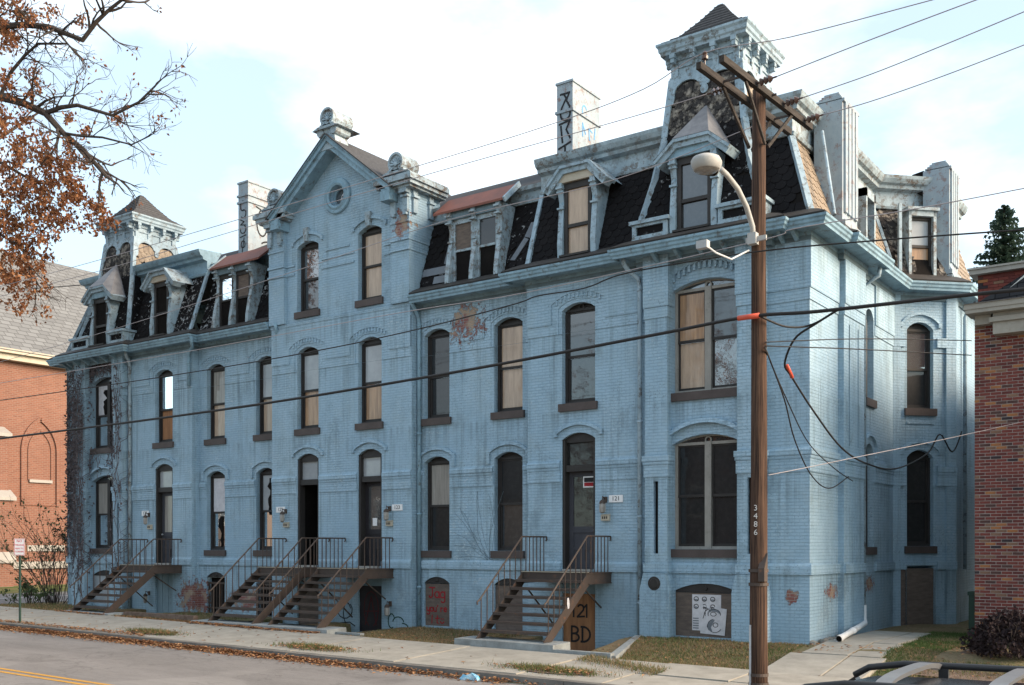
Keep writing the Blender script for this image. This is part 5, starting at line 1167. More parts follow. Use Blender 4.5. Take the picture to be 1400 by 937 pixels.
m=MB(); m.add([(-3.15,-3.0,-.6),(-2.95,-3.02,-.6),(-3.78,-.42,-.6),(-3.93,-.42,-.6),(-3.15,-3.0,-.22),(-2.95,-3.02,-.22),(-3.78,-.42,-.02),(-3.93,-.42,-.02)],[(0,1,5,4),(1,2,6,5),(2,3,7,6),(3,0,4,7),(4,5,6,7)]); tag(build('edging',m,'pad_concrete'),'thin concrete edging slanting from the sidewalk to the bay window','edging')
# ------------------------------------------------------------------ lanterns, boxes, number plates
def lantern(px,py,Y,label,small=1.0):
    p=onY(px,py,Y); x,z=p.x,p.z; T=Thing('wall_lantern',(x,Y-.04,z),label,'lantern','old wall lanterns by the doors')
    m=MB(); m.box(x-.05,x+.05,Y-.03,Y,z+.10,z+.24); m.tube([(x,Y-.02,z+.18),(x,Y-.14,z+.24),(x,Y-.15,z+.14)],.014,6); T.part('mount',m,'rust_steel')
    m=MB(); m.lathe([(.03,z+.16),(.06,z+.13),(.075,z+.09),(.075,z+.07)],(x,Y-.15,0),10); T.part('cap',m,'rust_steel')
    m=MB(); m.lathe([(.06,z+.07),(.072,z-.02),(.065,z-.13),(.03,z-.16),(.0,z-.165)],(x,Y-.15,0),10); T.part('glass_jar',m,'curtain')
    m=MB()
    for a in range(4): m.tube([(x+.078*math.cos(a*1.57+.4),Y-.15+.078*math.sin(a*1.57+.4),z+.08),(x+.07*math.cos(a*1.57+.4),Y-.15+.07*math.sin(a*1.57+.4),z-.13)],.006,4)
    T.part('cage',m,'galvanised')
lantern(828,693,0,'wall lantern with glass jar beside the grey panelled door above the plywood')
lantern(533,704,0,'wall lantern with glass jar beside the black glazed door'); lantern(391,707,0,'wall lantern beside the open doorway numbered 125'); lantern(204,711,0,'wall lantern between the downspout and door 127')
lantern(534,834,0,'low wall lantern beside the black basement door'); lantern(204,818,0,'low wall lantern beside the planked basement door')
def plate(px,py,txt,label):
    p=onY(px,py,0); x,z=p.x,p.z; T=Thing('number_plate',(x,0,z),label,'house number','white house number plates')
    w=.105*len(txt)/2+.03; m=MB(); m.box(x-w,x+w,-.02,-.001,z-.085,z+.085); T.part('plate',m,'sign_white')
    o=text_mesh('digits',txt,.15,'graffiti_black',wallmtx(x,-.0225,z)); child_at_world(o,T.e)
plate(842.5,682,'121','white number plate 121 to the right of the grey panelled door'); plate(543.5,694,'123','white number plate 123 to the right of the black glazed door'); plate(384,697,'125','white number plate 125 to the left of the open dark doorway'); plate(199,702,'127','white number plate 127 between the vine-covered bay and its door')
def mailbox(px,py,label):
    p=onY(px,py,0); x,z=p.x,p.z; T=Thing('doorbell_box',(x,0,z),label,'doorbell','doorbell boxes by the doors'); m=MB(); m.box(x-.11,x+.11,-.07,-.001,z-.07,z+.06); m.prismx([(-.08,z+.06),(0,z+.06),(0,z+.09)],x-.115,x+.115); T.part('box',m,'cream_trim')
    for j in range(3):
        m=MB(); m.box(x-.075+.055*j,x-.045+.055*j,-.076,-.0705,z-.03,z+.03); T.part('button',m,'dark_frame')
mailbox(829,708,'small cream doorbell box beside the grey panelled door'); mailbox(533.5,716,'small cream doorbell box beside the black glazed door'); mailbox(392.5,718,'small cream doorbell box beside the open dark doorway'); mailbox(206,721,'small cream doorbell box near the vine-covered bay')
# ------------------------------------------------------------------ white drain pipe at the near corner
m=MB(); e=onX(1146,880,.62); e=Vector((.60,.02,.09))
m.tube([(.06,3.56,.62),(.06,3.56,.30),(.09,3.50,.22),(.16,3.30,.20),(.36,1.75,.14),tuple(e)],.065,12,cap=False); 
T=Thing('drain_pipe',(.3,1.8,0),'white plastic drain pipe lying on the path from the corner downspout','pipe'); T.part('pipe',m,'pipe_white',smooth=True)
m=MB(); m.tube([(.35,1.85,.142),(.38,1.62,.137)],.078,12); T.part('coupling',m,'pipe_white',smooth=True)
m=MB(); m.tube([tuple(e+Vector((-.03,.25,.008))),tuple(e+Vector((.004,-.02,-.002)))],.076,12,cap=False); T.part('coupling',m,'pipe_white',smooth=True)
m=MB(); m.tube([tuple(e+Vector((-.01,.08,0))),tuple(e+Vector((-.012,.10,0)))],.062,12); T.part('bore',m,'void_dark')
# loose stones at the corner foot
for i in range(9):
    x=.10+rng.uniform(-.04,.12); y=.05+.22*i; s=rng.uniform(.07,.13); z=gz(x,y)+.02; m=MB(); k=6; bot=[(x+s*math.cos(a*1.047)*rng.uniform(.8,1.3),y+s*math.sin(a*1.047)*rng.uniform(.8,1.4),z-.06) for a in range(k)]; top=[(x+(p[0]-x)*.75,y+(p[1]-y)*.75,z+rng.uniform(.03,.09)) for p in bot]
    m.add(bot+top,[tuple(range(k,2*k))]+[(j,(j+1)%k,k+(j+1)%k,k+j) for j in range(k)]); tag(build('stone',m,'stone_grey'),'loose grey stone lying along the foot of the side wall','stone','loose stones along the side wall')
# ------------------------------------------------------------------ utility pole
PX,PY=1.10,-5.5; pz0=side_z(PX,PY)-.05
T=Thing('utility_pole',(PX,PY,pz0),'tall weathered wooden utility pole with double crossarm by the kerb','utility pole')
m=MB(); m.tube([(PX,PY,pz0-.3),(PX,PY,1),(PX+.01,PY,3),(PX,PY+.02,5),(PX,PY,7),(PX+.01,PY,9.34)],.150,18,r1=.105); T.part('shaft',m,'pole_wood',smooth=True)
ar=[]
for k,dx in enumerate((-.185,.185)):
    a=Vector((PX-.10+dx-.0,-7.12,9.2)); b=Vector((PX+.11+dx,-3.92,9.2)); ar.append((a,b)); m=MB(); m.bar(a,b,.08,.105); T.part('crossarm',m,'arm_wood')
    for f in (.24,.76):
        p=a+(b-a)*f; m=MB(); m.bar(p+Vector((0,0,-.05)),(PX+dx*.72,PY+(-.06 if f<.5 else .06),8.42),.035,.05); T.part('brace',m,'arm_wood')
for a_,b_ in (((PX-.3,PY,9.2),(PX+.3,PY,9.2)),((PX-.29,PY-.9,9.2),(PX+.13,PY-.9,9.2)),((PX-.17,PY+.9,9.2),(PX+.25,PY+.9,9.2))): m=MB(); m.bar(a_,b_,.028); T.part('through_bolt',m,'rust_steel')
for z in (1.62,1.40,-.05,-.22+.02): m=MB(); m.lathe([(.142,z-.025),(.158,z-.025),(.158,z+.025),(.142,z+.025)],(PX,PY,0),18); T.part('band',m,'rust_steel')
m=MB(); m.tube([(PX-.09,PY-.125,pz0),(PX-.09,PY-.125,.75)],.018,8); T.part('conduit',m,'galvanised')
m=MB(); m.prismx([(PY-.03,1.9),(PY-.17,1.66),(PY-.17,1.45),(PY-.03,1.45)],PX+.06,PX+.165); T.part('cable_guard',m,'rust_steel')
for i,ch in enumerate('3486'):
    mt=Matrix.Translation((PX-.0,PY,2.62-.13*i))@Matrix.Rotation(R(22),4,'Z')@Matrix.Translation((-.045,-.142,0))@Matrix.Rotation(R(90),4,'X'); o=text_mesh('tag_digit',ch,.13,'galvanised',mt,ext=.004); child_at_world(o,T.e)
def dead_end(p,d,label='bell'):
    p=Vector(p); d=Vector(d).normalized(); m=MB()
    for i in range(3): m.tube([p+d*(.10+.07*i),p+d*(.15+.07*i)],.062,10,r1=.03)
    m.tube([p,p+d*.36],.014,6); T.part('insulator',m,'insulator_brown')
    return p+d*.36
def pin(p):
    m=MB(); x,y,z=p; m.lathe([(.012,z),(.012,z+.1),(.05,z+.1),(.055,z+.14),(.035,z+.16),(.045,z+.19),(.02,z+.22),(0,z+.22)],(x,y,0),10); T.part('insulator',m,'insulator_brown'); return (x,y,z+.2)
A1,A2=ar
pt_=lambda a,f:a[0]+(a[1]-a[0])*f
# wires
WN=[0]
def wire(pts,r,label,mat='wire_grey',sub=6,cat='wire',name='utility_wire',group='overhead wires'):
    P_=[Vector(p) for p in pts]; out_=[]
    for i in range(len(P_)-1):
        p0=P_[max(i-1,0)]; p1=P_[i]; p2=P_[i+1]; p3=P_[min(i+2,len(P_)-1)]
        for s in range(sub):
            t=s/sub; out_.append(.5*((2*p1)+(-p0+p2)*t+(2*p0-5*p1+4*p2-p3)*t*t+(-p0+3*p1-3*p2+p3)*t**3))
    out_.append(P_[-1]); m=MB(); m.tube(out_,r,5); o=build(name,m,mat,smooth=True); tag(o,label,cat,group); return o
pl=lambda Y,L:[onY(x,y,Y) for x,y in L]
e=pin(pt_(A1,.06)+Vector((0,0,.06))); wire(pl(e[1],[(-60,408),(120,360),(300,308),(575,226),(760,168),(880,122)])+[e]+pl(e[1],[(1080,51),(1275,0),(1400,-34)]),.0075,'thin upper wire crossing in front of the near tower cap')
e=dead_end(pt_(A1,.30),(-1,-.02,-.03)); wire(pl(e.y,[(-60,420),(120,375),(300,322),(580,240),(840,167)])+[e],.0075,'thin wire from the crossarm passing the lettered chimney')
e=dead_end(pt_(A1,.80),(-1,-.02,-.05)); wire(pl(e.y,[(-60,512),(150,452),(400,372),(610,302),(840,246)])+[e],.0075,'thin wire crossing the slate roof and the rusty awning')
for f,L,lab in ((.34,[(1190,54.6),(1335,0),(1420,-30)],'highest of three wires dead-ended on the crossarm, running over the rear chimneys'),(.64,[(1190,102),(1290,62),(1420,8)],'middle of three wires dead-ended on the crossarm, running over the rear chimneys'),(.90,[(1190,139),(1290,104),(1420,54)],'lowest of three wires dead-ended on the crossarm, running over the rear chimneys')):
    e=dead_end(pt_(A2,f),(1,-.05,.05)); wire([e]+pl(e.y,L),.0085,lab)
Yc=PY-.2
def Q(px,py): return onY(px,py,Yc)
wire([Q(x,y) for x,y in ((-60,607),(0,600),(300,561),(600,513),(880,461),(1020,434),(1120,426),(1310,405),(1420,394))],.030,'thick black main cable sagging across the whole facade','black_rubber',name='power_cable',cat='cable')
wire([Q(x,y) for x,y in ((-60,556),(180,522),(400,486),(560,453),(700,417),(735,405),(800,394),(860,373),(1030,345),(1200,329),(1420,313))],.013,'thin black wavy telephone wire across the second-floor windows','black_rubber')
wire([Q(x,y) for x,y in ((-60,534),(250,482),(540,429),(720,400),(1035,330),(1086,313),(1250,286),(1420,254))],.008,'thin grey wire running just below the eave gutter')
wire([onY(x,y,20.0) for x,y in ((-80,614),(0,628),(110,648))],.06,'black cable crossing in front of the church wall low down','black_rubber',name='power_cable',cat='cable')
wire([onY(x,y,14.0) for x,y in ((-80,440),(0,398),(60,394),(170,385))],.03,'dark wire crossing in front of the grey church roof','black_rubber')
pe=Vector((PX+.15,PY-.1,onY(1045,470,PY).z)); 
wire([pe,atT(1180,463.5,19),atT(1328,466,22.3)],.010,'upper of two thin level wires from pole to brick house','black_rubber'); wire([pe-Vector((0,0,.06)),atT(1180,478,19),atT(1328,486,22.3)],.011,'lower of two thin level wires from pole to brick house','black_rubber')
wire([Vector((PX+.17,PY,onY(1043,650,PY).z)),atT(1100,640,17.5),atT(1182,623,18.5),atT(1290,601,20),atT(1420,572,21)],.0065,'pale thin wire running low from pole past the side windows','wire_grey')
wire([Q(1040,433),atT(1075,447,16.6),atT(1110,444,16.8),Q(1150,421)],.018,'short slack black loop hanging under the main cable by the pole','black_rubber',name='power_cable',cat='cable')
drop=[Q(1150,421),atT(1115,443,17),atT(1087,463,17.4),atT(1073,497,18),atT(1082,515,18.3),atT(1112,562,19.5),atT(1150,612,21),atT(1185,634,22.5),atT(1225,641,24),atT(1268,620,26),atT(1285,594,26.6),atT(1302,618,26.8),atT(1315,590,26.9)]
wire(drop,.020,'thick black service cable dropping past the corner to the side wall','black_rubber',name='power_cable',cat='cable')
wire([pe-Vector((0,0,.08)),atT(1072,545,17.5),atT(1086,600,19),atT(1108,648,20.5),atT(1133,668,21.8),atT(1160,652,22.9)],.013,'loose black wire hanging in a deep loop to the corner','black_rubber')
wire([pe-Vector((0,0,.10)),atT(1075,545,17.6),atT(1105,605,19.6),atT(1140,640,21.6),atT(1166,658,22.9)],.011,'loose black wire hanging straight beside the deep loop','black_rubber')
m=MB(); a,b=Q(1009,435.5),Q(1038,431.5); m.tube([a,b],.042,10); tag(build('cable_sleeve',m,'red_plastic',smooth=True),'bright red sleeve on the main cable at the pole','sleeve','red cable sleeves')
m=MB(); m.tube([atT(1076,500,18.05),atT(1083,516,18.32)],.034,8); tag(build('cable_sleeve',m,'red_plastic',smooth=True),'short red sleeve on the service cable by the corner','sleeve','red cable sleeves')
# street lamp on the pole
L=Thing('street_lamp',(PX,PY,6.9),'pale grey cobra-head street lamp bracketed on the utility pole','street lamp')
hx,hz=PX-.05,7.62; hy=PY-1.85
m=MB(); m.tube([(PX-.02,PY-.17,6.93),(PX-.02,PY-.20,7.1),(PX-.03,PY-.42,7.36),(PX-.04,PY-.75,7.56),(PX-.05,PY-1.12,7.66),(PX-.05,PY-1.35,7.68)],.042,10); L.part('arm',m,'lamp_grey',smooth=True)
m=MB(); m.box(PX-.09,PX+.05,PY-.24,PY-.12,6.82,7.0); m.box(PX-.14,PX+.2,PY-.19,PY-.15,6.86,6.94); L.part('bracket',m,'lamp_grey')
def shell(prof,cy=hy):
    m=MB(); n=20; vs=[]
    for r,z in prof:
        for j in range(n):
            a=2*math.pi*j/n; yy=math.cos(a); k=1.45 if yy>0 else 1.0; taper=1-.45*max(0,yy)**1.5
            vs.append((hx+r*math.sin(a)*taper*.9,cy+r*yy*k,hz+z))
    m.add(vs,[(i*n+j,i*n+(j+1)%n,(i+1)*n+(j+1)%n,(i+1)*n+j) for i in range(len(prof)-1) for j in range(n)]); return m
L.part('housing',shell([(.22,-.02),(.242,.0),(.246,.025),(.22,.065),(.14,.10),(.0,.112)]),'lamp_grey',smooth=True)
L.part('skirt',shell([(.246,.025),(.25,.0),(.205,-.105),(.19,-.11)]),'lamp_grey',smooth=True)
m=MB(); m.lathe([(.19,-.10),(.155,-.125),(.09,-.135),(0,-.14)],(hx,hy-.0,hz),18); L.part('lens',m,'curtain',smooth=True)
m=MB(); m.tube([(PX-.1,PY-.15,6.75),(PX-.25,PY-.5,6.55),(PX-.4,PY-.75,6.62),(PX-.5,PY-.9,6.72)],.014,6); L.part('lead',m,'pipe_white'); m=MB(); m.box(PX-.62,PX-.44,PY-1.0,PY-.88,6.66,6.78); L.part('splice_box',m,'galvanised')
# ------------------------------------------------------------------ no-parking sign
sx,sy=-21.05,-5.5; sz=side_z(sx,sy)
T=Thing('parking_sign',(sx,sy,sz),'white and red no-parking sign on a green post among leaves','sign')
m=MB(); m.box(sx-.03,sx+.03,sy-.02,sy+.02,sz-.1,2.2); T.part('post',m,'green_metal')
SM=Matrix.Translation((sx,sy,2.0))@Matrix.Rotation(R(33),4,'Z')
def spart(n,mb,mat):
    o=build(n,mb,mat); o.data.transform(SM); child_at_world(o,T.e)
m=MB(); m.box(-.155,.155,-.035,-.03,-.24,.24); spart('panel',m,'sign_white')
m=MB()
for bx in ((-.145,.145,.222,.23),(-.145,.145,-.23,-.222),(-.145,-.137,-.222,.222),(.137,.145,-.222,.222)): m.box(bx[0],bx[1],-.0385,-.036,bx[2],bx[3])
spart('border',m,'sign_red')
for txt,z,s in (('NO',.165,.10),('PARKING',.055,.068),('HERE TO',-.045,.058),('CORNER',-.135,.062)):
    o=text_mesh('lettering',txt,s,'sign_red',SM@Matrix.Translation((0,-.0385,z))@Matrix.Rotation(R(90),4,'X'),ext=.001); child_at_world(o,T.e)
# ------------------------------------------------------------------ church on the left
CH=Thing('church',(-50,15,-.2),'orange brick church with long grey shingle roof across the side street','church')
FC=Fr(-50,0,0,1)
m=MB(); wallmesh(m,-8,42,-.5,12.9,[],.18)
# pointed arch filler
m2=MB(); zs=7.6
def lancet(a,b,zs,k=8):
    w=b-a; return [(a+w-w*math.cos(R(60*i/k)),zs+w*math.sin(R(60*i/k))) for i in range(k+1)]+[(b-w+w*math.cos(R(60-60*i/k)),zs+w*math.sin(R(60-60*i/k))) for i in range(1,k+1)]
CH.part('wall',m,'church_brick',fr=FC)
arcp=lancet(10.62,12.78,7.6)
m=MB()
for (a,za),(b,zb) in zip(arcp,arcp[1:]): m.bar((a,-.05,za),(b,-.05,zb),.22,.10,up=(0,1,0))
m.bar((10.62,-.05,4.4),(10.62,-.05,7.6),.22,.10,up=(0,1,0)); m.bar((12.78,-.05,4.4),(12.78,-.05,7.6),.22,.10,up=(0,1,0))
ar2=lancet(11.0,12.4,7.6)
for (a,za),(b,zb) in zip(ar2,ar2[1:]): m.bar((a,-.03,za),(b,-.03,zb),.12,.06,up=(0,1,0))
for a in (11.0,12.4): m.bar((a,-.03,5.9),(a,-.03,7.6),.12,.06,up=(0,1,0))
m.bar((10.62,-.03,4.46),(12.78,-.03,4.46),.08,.05,up=(0,1,0))
CH.part('pointed_arch',m,'church_brick',fr=FC)
m=MB(); m.box(11.0,12.4,-.12,.0,5.75,5.92); CH.part('stone_ledge',m,'stone_white',fr=FC)
m=MB(); m.box(10.9,13.2,-.06,0,1.75,2.1); CH.part('stone_block',m,'stone_white',fr=FC)
m=MB(); m.box(-8,42,-.16,0,.75,1.15); CH.part('stone_band',m,'stone_white',fr=FC)
for s in (8.0,20.0,32.0):
    m=MB(); m.box(s,s+1.45,-1.2,0,-.5,4.6); m.box(s+.05,s+1.4,-.75,0,4.6,8.2); bt=CH.part('buttress',m,'church_brick',fr=FC)
    for z,n0,n1 in ((4.6,-1.35,-.7),(8.2,-.9,-.0),(1.1,-1.32,-1.2)):
        m=MB(); m.prismx([(n0,z),(n1,z),(n1,z+.62),(n0,z+.18)],s-.1,s+1.55); CH.part('stone_cap',m,'stone_white',bt,fr=FC)
m=MB(); m.box(-8,42,-.5,0,12.6,13.1); CH.part('fascia',m,'cream_trim',fr=FC); m=MB(); m.box(-8,42,-.75,-.5,12.95,13.2); CH.part('gutter',m,'cream_trim',fr=FC)
m=MB(); vs=[(-49.2,-8.5,13.1),(-49.2,42.5,13.1),(-59.5,42.5,21.6),(-59.5,-8.5,21.6)]; m.quad(*vs); m.quad((-59.5,-8.5,21.6),(-59.5,42.5,21.6),(-70,42.5,13.1),(-70,-8.5,13.1)); CH.part('roof',m,'church_shingle')
m=MB(); m.box(-69.5,-50.2,-8,-7.7,-.5,13.0); m.box(-69.5,-50.2,41.7,42,-.5,13.0); m.box(-69.6,-69.4,-8,42,-.5,13); CH.part('wall',m,'church_brick')
# ------------------------------------------------------------------ brick house on the right
HX,HY=2.74,2.4
H=Thing('brick_house',(HX+3,HY,0),'red multicoloured brick house with dark shingle roof beside the blue building','house')
m=MB(); m.box(HX+.012,HX+7,HY+.012,HY+9,-.6,6.9); H.part('wall',m,'mortar')
bw,bh,bt_=.213,.0677,.014; wts=[0]*48+[1]*28+[2]*12+[3]*6+[4]*4+[5]*6
bme=[]
for i in range(6):
    q=MB(); q.box(bt_/2,bw-bt_/2,0,.1,bt_/2,bh-bt_/2); me=bpy.data.meshes.new('brick'); me.from_pydata(q.v,[],q.f); me.materials.append(MATS['house_brick_%d'%i]); bme.append(me)
half=[]
for i in range(6):
    q=MB(); q.box(bt_/2,bw/2-bt_/2,0,.1,bt_/2,bh-bt_/2); me=bpy.data.meshes.new('brick'); me.from_pydata(q.v,[],q.f); me.materials.append(MATS['house_brick_%d'%i]); half.append(me)
rest=MB(); nb=0; order=[]
for r in range(-6,102):
    for c_ in range(0,33):
        order.append((r,c_))
wallo=H.e
for r,c_ in order:
    z=r*bh; x=HX+c_*bw-(bw/2 if r%2 else 0); k=rng.choice(wts); y=HY+rng.uniform(-.003,.003); hf=(r%2 and c_==0)
    if hf: x=HX
    if c_<4 and 0<=r<75 and nb<296:
        o=bpy.data.objects.new('brick',half[k] if hf else bme[k]); COL.objects.link(o); o.location=(x,y,z); child_at_world(o,wallo); nb+=1
    else:
        rest.cur=k; rest.box(x+bt_/2,x+(bw/2 if hf else bw)-bt_/2,y,y+.1,z+bt_/2,z+bh-bt_/2)
o=H.part('bricks',rest,None,mats=['house_brick_%d'%i for i in range(6)]); o['kind']='stuff'
m=MB(); m.box(HX-.10,HX+7.3,HY-.52,HY-.40,6.98,7.10); m.box(HX-.08,HX+7.3,HY-.50,HY+.1,6.90,6.99); H.part('gutter',m,'house_trim')
m=MB(); m.box(HX+.42,HX+7,HY-.30,HY,6.45,6.895); m.box(HX+.36,HX+7,HY-.36,HY,6.70,6.80); m.box(HX+.05,HX+.36,HY-.2,HY,6.70,6.895); H.part('cornice',m,'house_trim')
m=MB(); m.add([(HX-.12,HY-.55,7.09),(HX+7.3,HY-.55,7.09),(HX+7.3,HY+.85,8.0),(HX-.10,HY+.85,7.42),(HX+1.1,HY+.85,8.05)],[(0,1,2,4,3)]); H.part('pent_roof',m,'house_shingle')
m=MB(); m.box(HX-.1,HX+7,HY+.86,HY+1.1,6.9,8.0); H.part('upper_wall',m,'house_brick_1')
for r in range(8):
    for c_ in range(6):
        m=MB(); x=HX-.1+c_*.21-(.1 if r%2 else 0); m.box(max(x,HX-.1)+.004,x+.206,HY+.845,HY+.9,7.42+r*.0677+.004,7.42+(r+1)*.0677-.004); o=H.part('brick',m,'house_brick_%d'%rng.choice(wts))
m=MB(); m.box(HX-.25,HX+1.0,HY+.70,HY+1.3,8.0,8.10); m.box(HX-.28,HX+1.02,HY+.66,HY+1.3,8.10,8.14); H.part('coping',m,'stone_white')
m=MB(); m.add([(HX+.55,HY+.82,7.62),(HX+1.15,HY+.82,8.02),(HX+1.10,HY+.82,8.08),(HX+.55,HY+.80,7.62),(HX+1.15,HY+.80,8.02),(HX+1.10,HY+.80,8.08)],[(3,4,5),(0,1,4,3),(1,2,5,4)]); H.part('flashing',m,'white_trim')
m=MB(); m.quad((HX+1.0,HY+.8,8.02),(HX+7.2,HY+.8,8.02),(HX+7.2,HY+4,8.6),(HX+1.0,HY+4,8.6)); m.box(HX+1.0,HX+7.2,HY+.72,HY+.86,7.98,8.08); H.part('roof',m,'rusty_red_metal')
#PART4
# ------------------------------------------------------------------ vegetation helpers
def leaf(mb,p,s,rg,flat=False,w=.55):
    a=rg.uniform(0,6.283); t=rg.uniform(-.35,.35) if flat else rg.uniform(-1.4,1.4); b=rg.uniform(0,6.283)
    d=Vector((math.cos(a)*math.cos(t),math.sin(a)*math.cos(t),math.sin(t))); q=d.orthogonal().normalized()
    if flat: q=Vector((-math.sin(a),math.cos(a),rg.uniform(-.3,.3))).normalized()
    else: q=(Matrix.Rotation(b,3,d)@q)
    n=d.cross(q); p=Vector(p); l=s*rg.uniform(.7,1.25); w_=l*w*.5
    mb.add([p,p+d*l*.45+q*w_+n*l*.12,p+d*l,p+d*l*.45-q*w_+n*l*.12],[(0,1,2),(0,2,3)])
def twig(mb,p,d,L,r,depth,rg,tips,droop=0.0,spread=.7,kids=3,minr=.004):
    p=Vector(p); d=Vector(d).normalized(); n=4; pts=[p]; 
    for i in range(n):
        d=(d+Vector((rg.gauss(0,.16),rg.gauss(0,.16),rg.gauss(0,.13)-droop))).normalized(); pts.append(pts[-1]+d*L/n)
    mb.tube(pts,r,4 if r<.03 else 6,r1=max(minr,r*.45),cap=False)
    if depth<=0: tips.append((pts[-1],pts[2])); return
    for k in range(kids):
        i=rg.choice((2,3,4,4)) if k else 4; q=pts[i]
        dd=(d+Vector((rg.gauss(0,spread),rg.gauss(0,spread),rg.gauss(0,spread*.7)))).normalized(); twig(mb,q,dd,L*rg.uniform(.5,.78),max(minr,r*.5),depth-1,rg,tips,droop,spread,kids,minr)
# ------------------------------------------------------------------ oak over the street, upper left
rg=random.Random(11)
ox,oy=-28.6,-5.2; oz=-.25
O=Thing('oak_tree',(ox,oy,oz),'big oak with rust-brown leaves and bare twigs reaching over the street','tree')
tk=MB(); tk.tube([(ox,oy,oz-.2),(ox+.05,oy,2.5),(ox+.2,oy-.05,5.5),(ox+.1,oy,8),(ox-.2,oy,11),(ox-.1,oy,14.5)],.42,12,r1=.16); O.part('trunk',tk,'bark',smooth=True)
crown=MB(); tips=[]
Tt=lambda px,py,t:atT(px,py,t)
limbs=[([(ox+.1,oy,8.2),Tt(-70,120,32),Tt(0,132,31.2),Tt(29,140,30.8),Tt(62,155,30.5),Tt(86,182,30.3),Tt(115,206,30.2),Tt(144,240,30)],.16),
 ([Tt(62,155,30.5),Tt(84,147,30.2),Tt(106,144,30),Tt(154,158,29.6),Tt(190,140,29.3),Tt(212,118,29)],.075),
 ([(ox,oy,11),Tt(-60,52,32),Tt(0,37,31),Tt(34,34,30.6),Tt(67,37,30.3),Tt(113,55,30),Tt(132,30,29.8),Tt(149,14,29.7),Tt(173,-5,29.5)],.12),
 ([Tt(0,132,31.2),Tt(14,100,31),Tt(34,76,30.8),Tt(52,60,30.6),Tt(92,60,30.3),Tt(110,78,30)],.06),
 ([Tt(86,182,30.3),Tt(110,186,30),Tt(140,188,29.8),Tt(180,198,29.5),Tt(205,186,29.2)],.045),
 ([(ox+.1,oy,6.3),Tt(-60,230,32.5),Tt(0,222,32),Tt(28,238,31.8),Tt(50,250,31.6)],.085),
 ([(ox+.1,oy,7.0),Tt(-50,330,32),Tt(0,320,31.5),Tt(30,340,31.2),Tt(50,385,31)],.07),
 ([(ox,oy,12.5),Tt(-70,-40,33),Tt(-20,-60,32),Tt(60,-50,31)],.10),([(ox,oy,10),(ox-3,oy+1,12),(ox-6,oy+1.5,13)],.12),([(ox,oy,12),(ox-2,oy-3,14),(ox-3.5,oy-5,15)],.11),([(ox,oy,13),(ox+.5,oy+2.5,16),(ox+1,oy+4,17.5)],.10),([(ox-.1,oy,14.3),(ox,oy+.2,16.5),(ox+.2,oy,18.5)],.10)]
for pts,r in limbs:
    pts=[Vector(p) for p in pts]; crown.tube(pts,r,7,r1=r*.35,cap=False)
    for i in range(1,len(pts)):
        seg=pts[i]-pts[i-1]
        for k in range(3 if i>1 else 2):
            q=pts[i-1]+seg*rg.uniform(.15,1); d=(seg.normalized()+Vector((rg.gauss(0,.7),rg.gauss(0,.6),rg.gauss(0,.6)))).normalized()
            twig(crown,q,d,rg.uniform(.55,1.0),r*.28+.006,2,rg,tips,spread=.55,minr=.0045)
    twig(crown,pts[-1],(pts[-1]-pts[-2]),.5,r*.35,2,rg,tips,spread=.45,minr=.0045)
O.part('branches',crown,'bark')
lf=[MB(),MB()]
clus=[(8,10,34),(30,14,26),(6,40,24),(10,105,22),(42,108,20),(12,150,26),(8,180,24),(45,195,30),(80,212,26),(60,222,34),(25,210,26),(96,240,26),(112,262,28),(75,262,36),(45,265,30),(105,285,30),(130,290,26),(146,300,16),(135,312,14),(25,285,34),(50,300,30),(8,260,28),(10,310,30),(40,330,26),(60,318,22),(15,345,30),(35,365,28),(12,385,26),(36,395,24),(58,408,16),(30,415,18),(5,365,24),(70,292,26),(20,240,22),(56,240,24),(92,225,20),(-30,60,60),(-50,200,80),(-60,300,80),(-40,380,50),(88,305,12),(64,345,10),(110,30,8),(70,15,10),(20,60,14),(160,165,5),(118,180,7),(95,160,8)]
for cx_,cy_,rad in clus:
    n=int(rad*rad*.34) if rad<40 else 700
    cnt=0
    subs=[(cx_+rg.gauss(0,rad*.5),cy_+rg.gauss(0,rad*.5),rg.uniform(29.6,32.2)) for _ in range(max(3,n//22))]
    for sx_,sy_,t in subs:
        for _ in range(22):
            leaf(lf[0 if rg.random()<.62 else 1],atT(sx_+rg.gauss(0,4.0),sy_+rg.gauss(0,4.0),t+rg.gauss(0,.14)),.135,rg)
for tp,_ in tips:
    if rg.random()<.10:
        for _ in range(4): leaf(lf[0],tp+Vector((rg.gauss(0,.1),rg.gauss(0,.1),rg.gauss(0,.1))),.12,rg)
for mb_,mt in zip(lf,('oak_leaf','oak_leaf_pale')): o=O.part('crown',mb_,mt); o['kind']='stuff'
# ------------------------------------------------------------------ shrubs on the left
def shrub(x,y,h,rad,label,n,mat,leafn,ls,seed,lean=(0,0),name='shrub',stem='bark'):
    rg=random.Random(seed); z=gz(x,y); T=Thing(name,(x,y,z),label,'shrub'); st=MB(); tp=[]
    lm=MB()
    for i in range(n):
        a=rg.uniform(0,6.283); r0=rg.uniform(0,.25*rad); d=Vector((math.cos(a)*rad*rg.uniform(.2,1)+lean[0],math.sin(a)*rad*rg.uniform(.2,1)+lean[1],h)).normalized()
        L=h*rg.uniform(.55,1.05); twig(st,(x+math.cos(a)*r0,y+math.sin(a)*r0,z-.05),d,L*.75,.016,1,rg,tp,spread=.35,kids=3,minr=.004)
    for p,q in tp:
        for _ in range(leafn): 
            f=rg.random(); leaf(lm,p*(1-f)+q*f+Vector((rg.gauss(0,.07),rg.gauss(0,.07),rg.gauss(0,.07))),ls,rg)
    T.part('stems',st,stem); o=T.part('foliage',lm,mat); o['kind']='stuff'
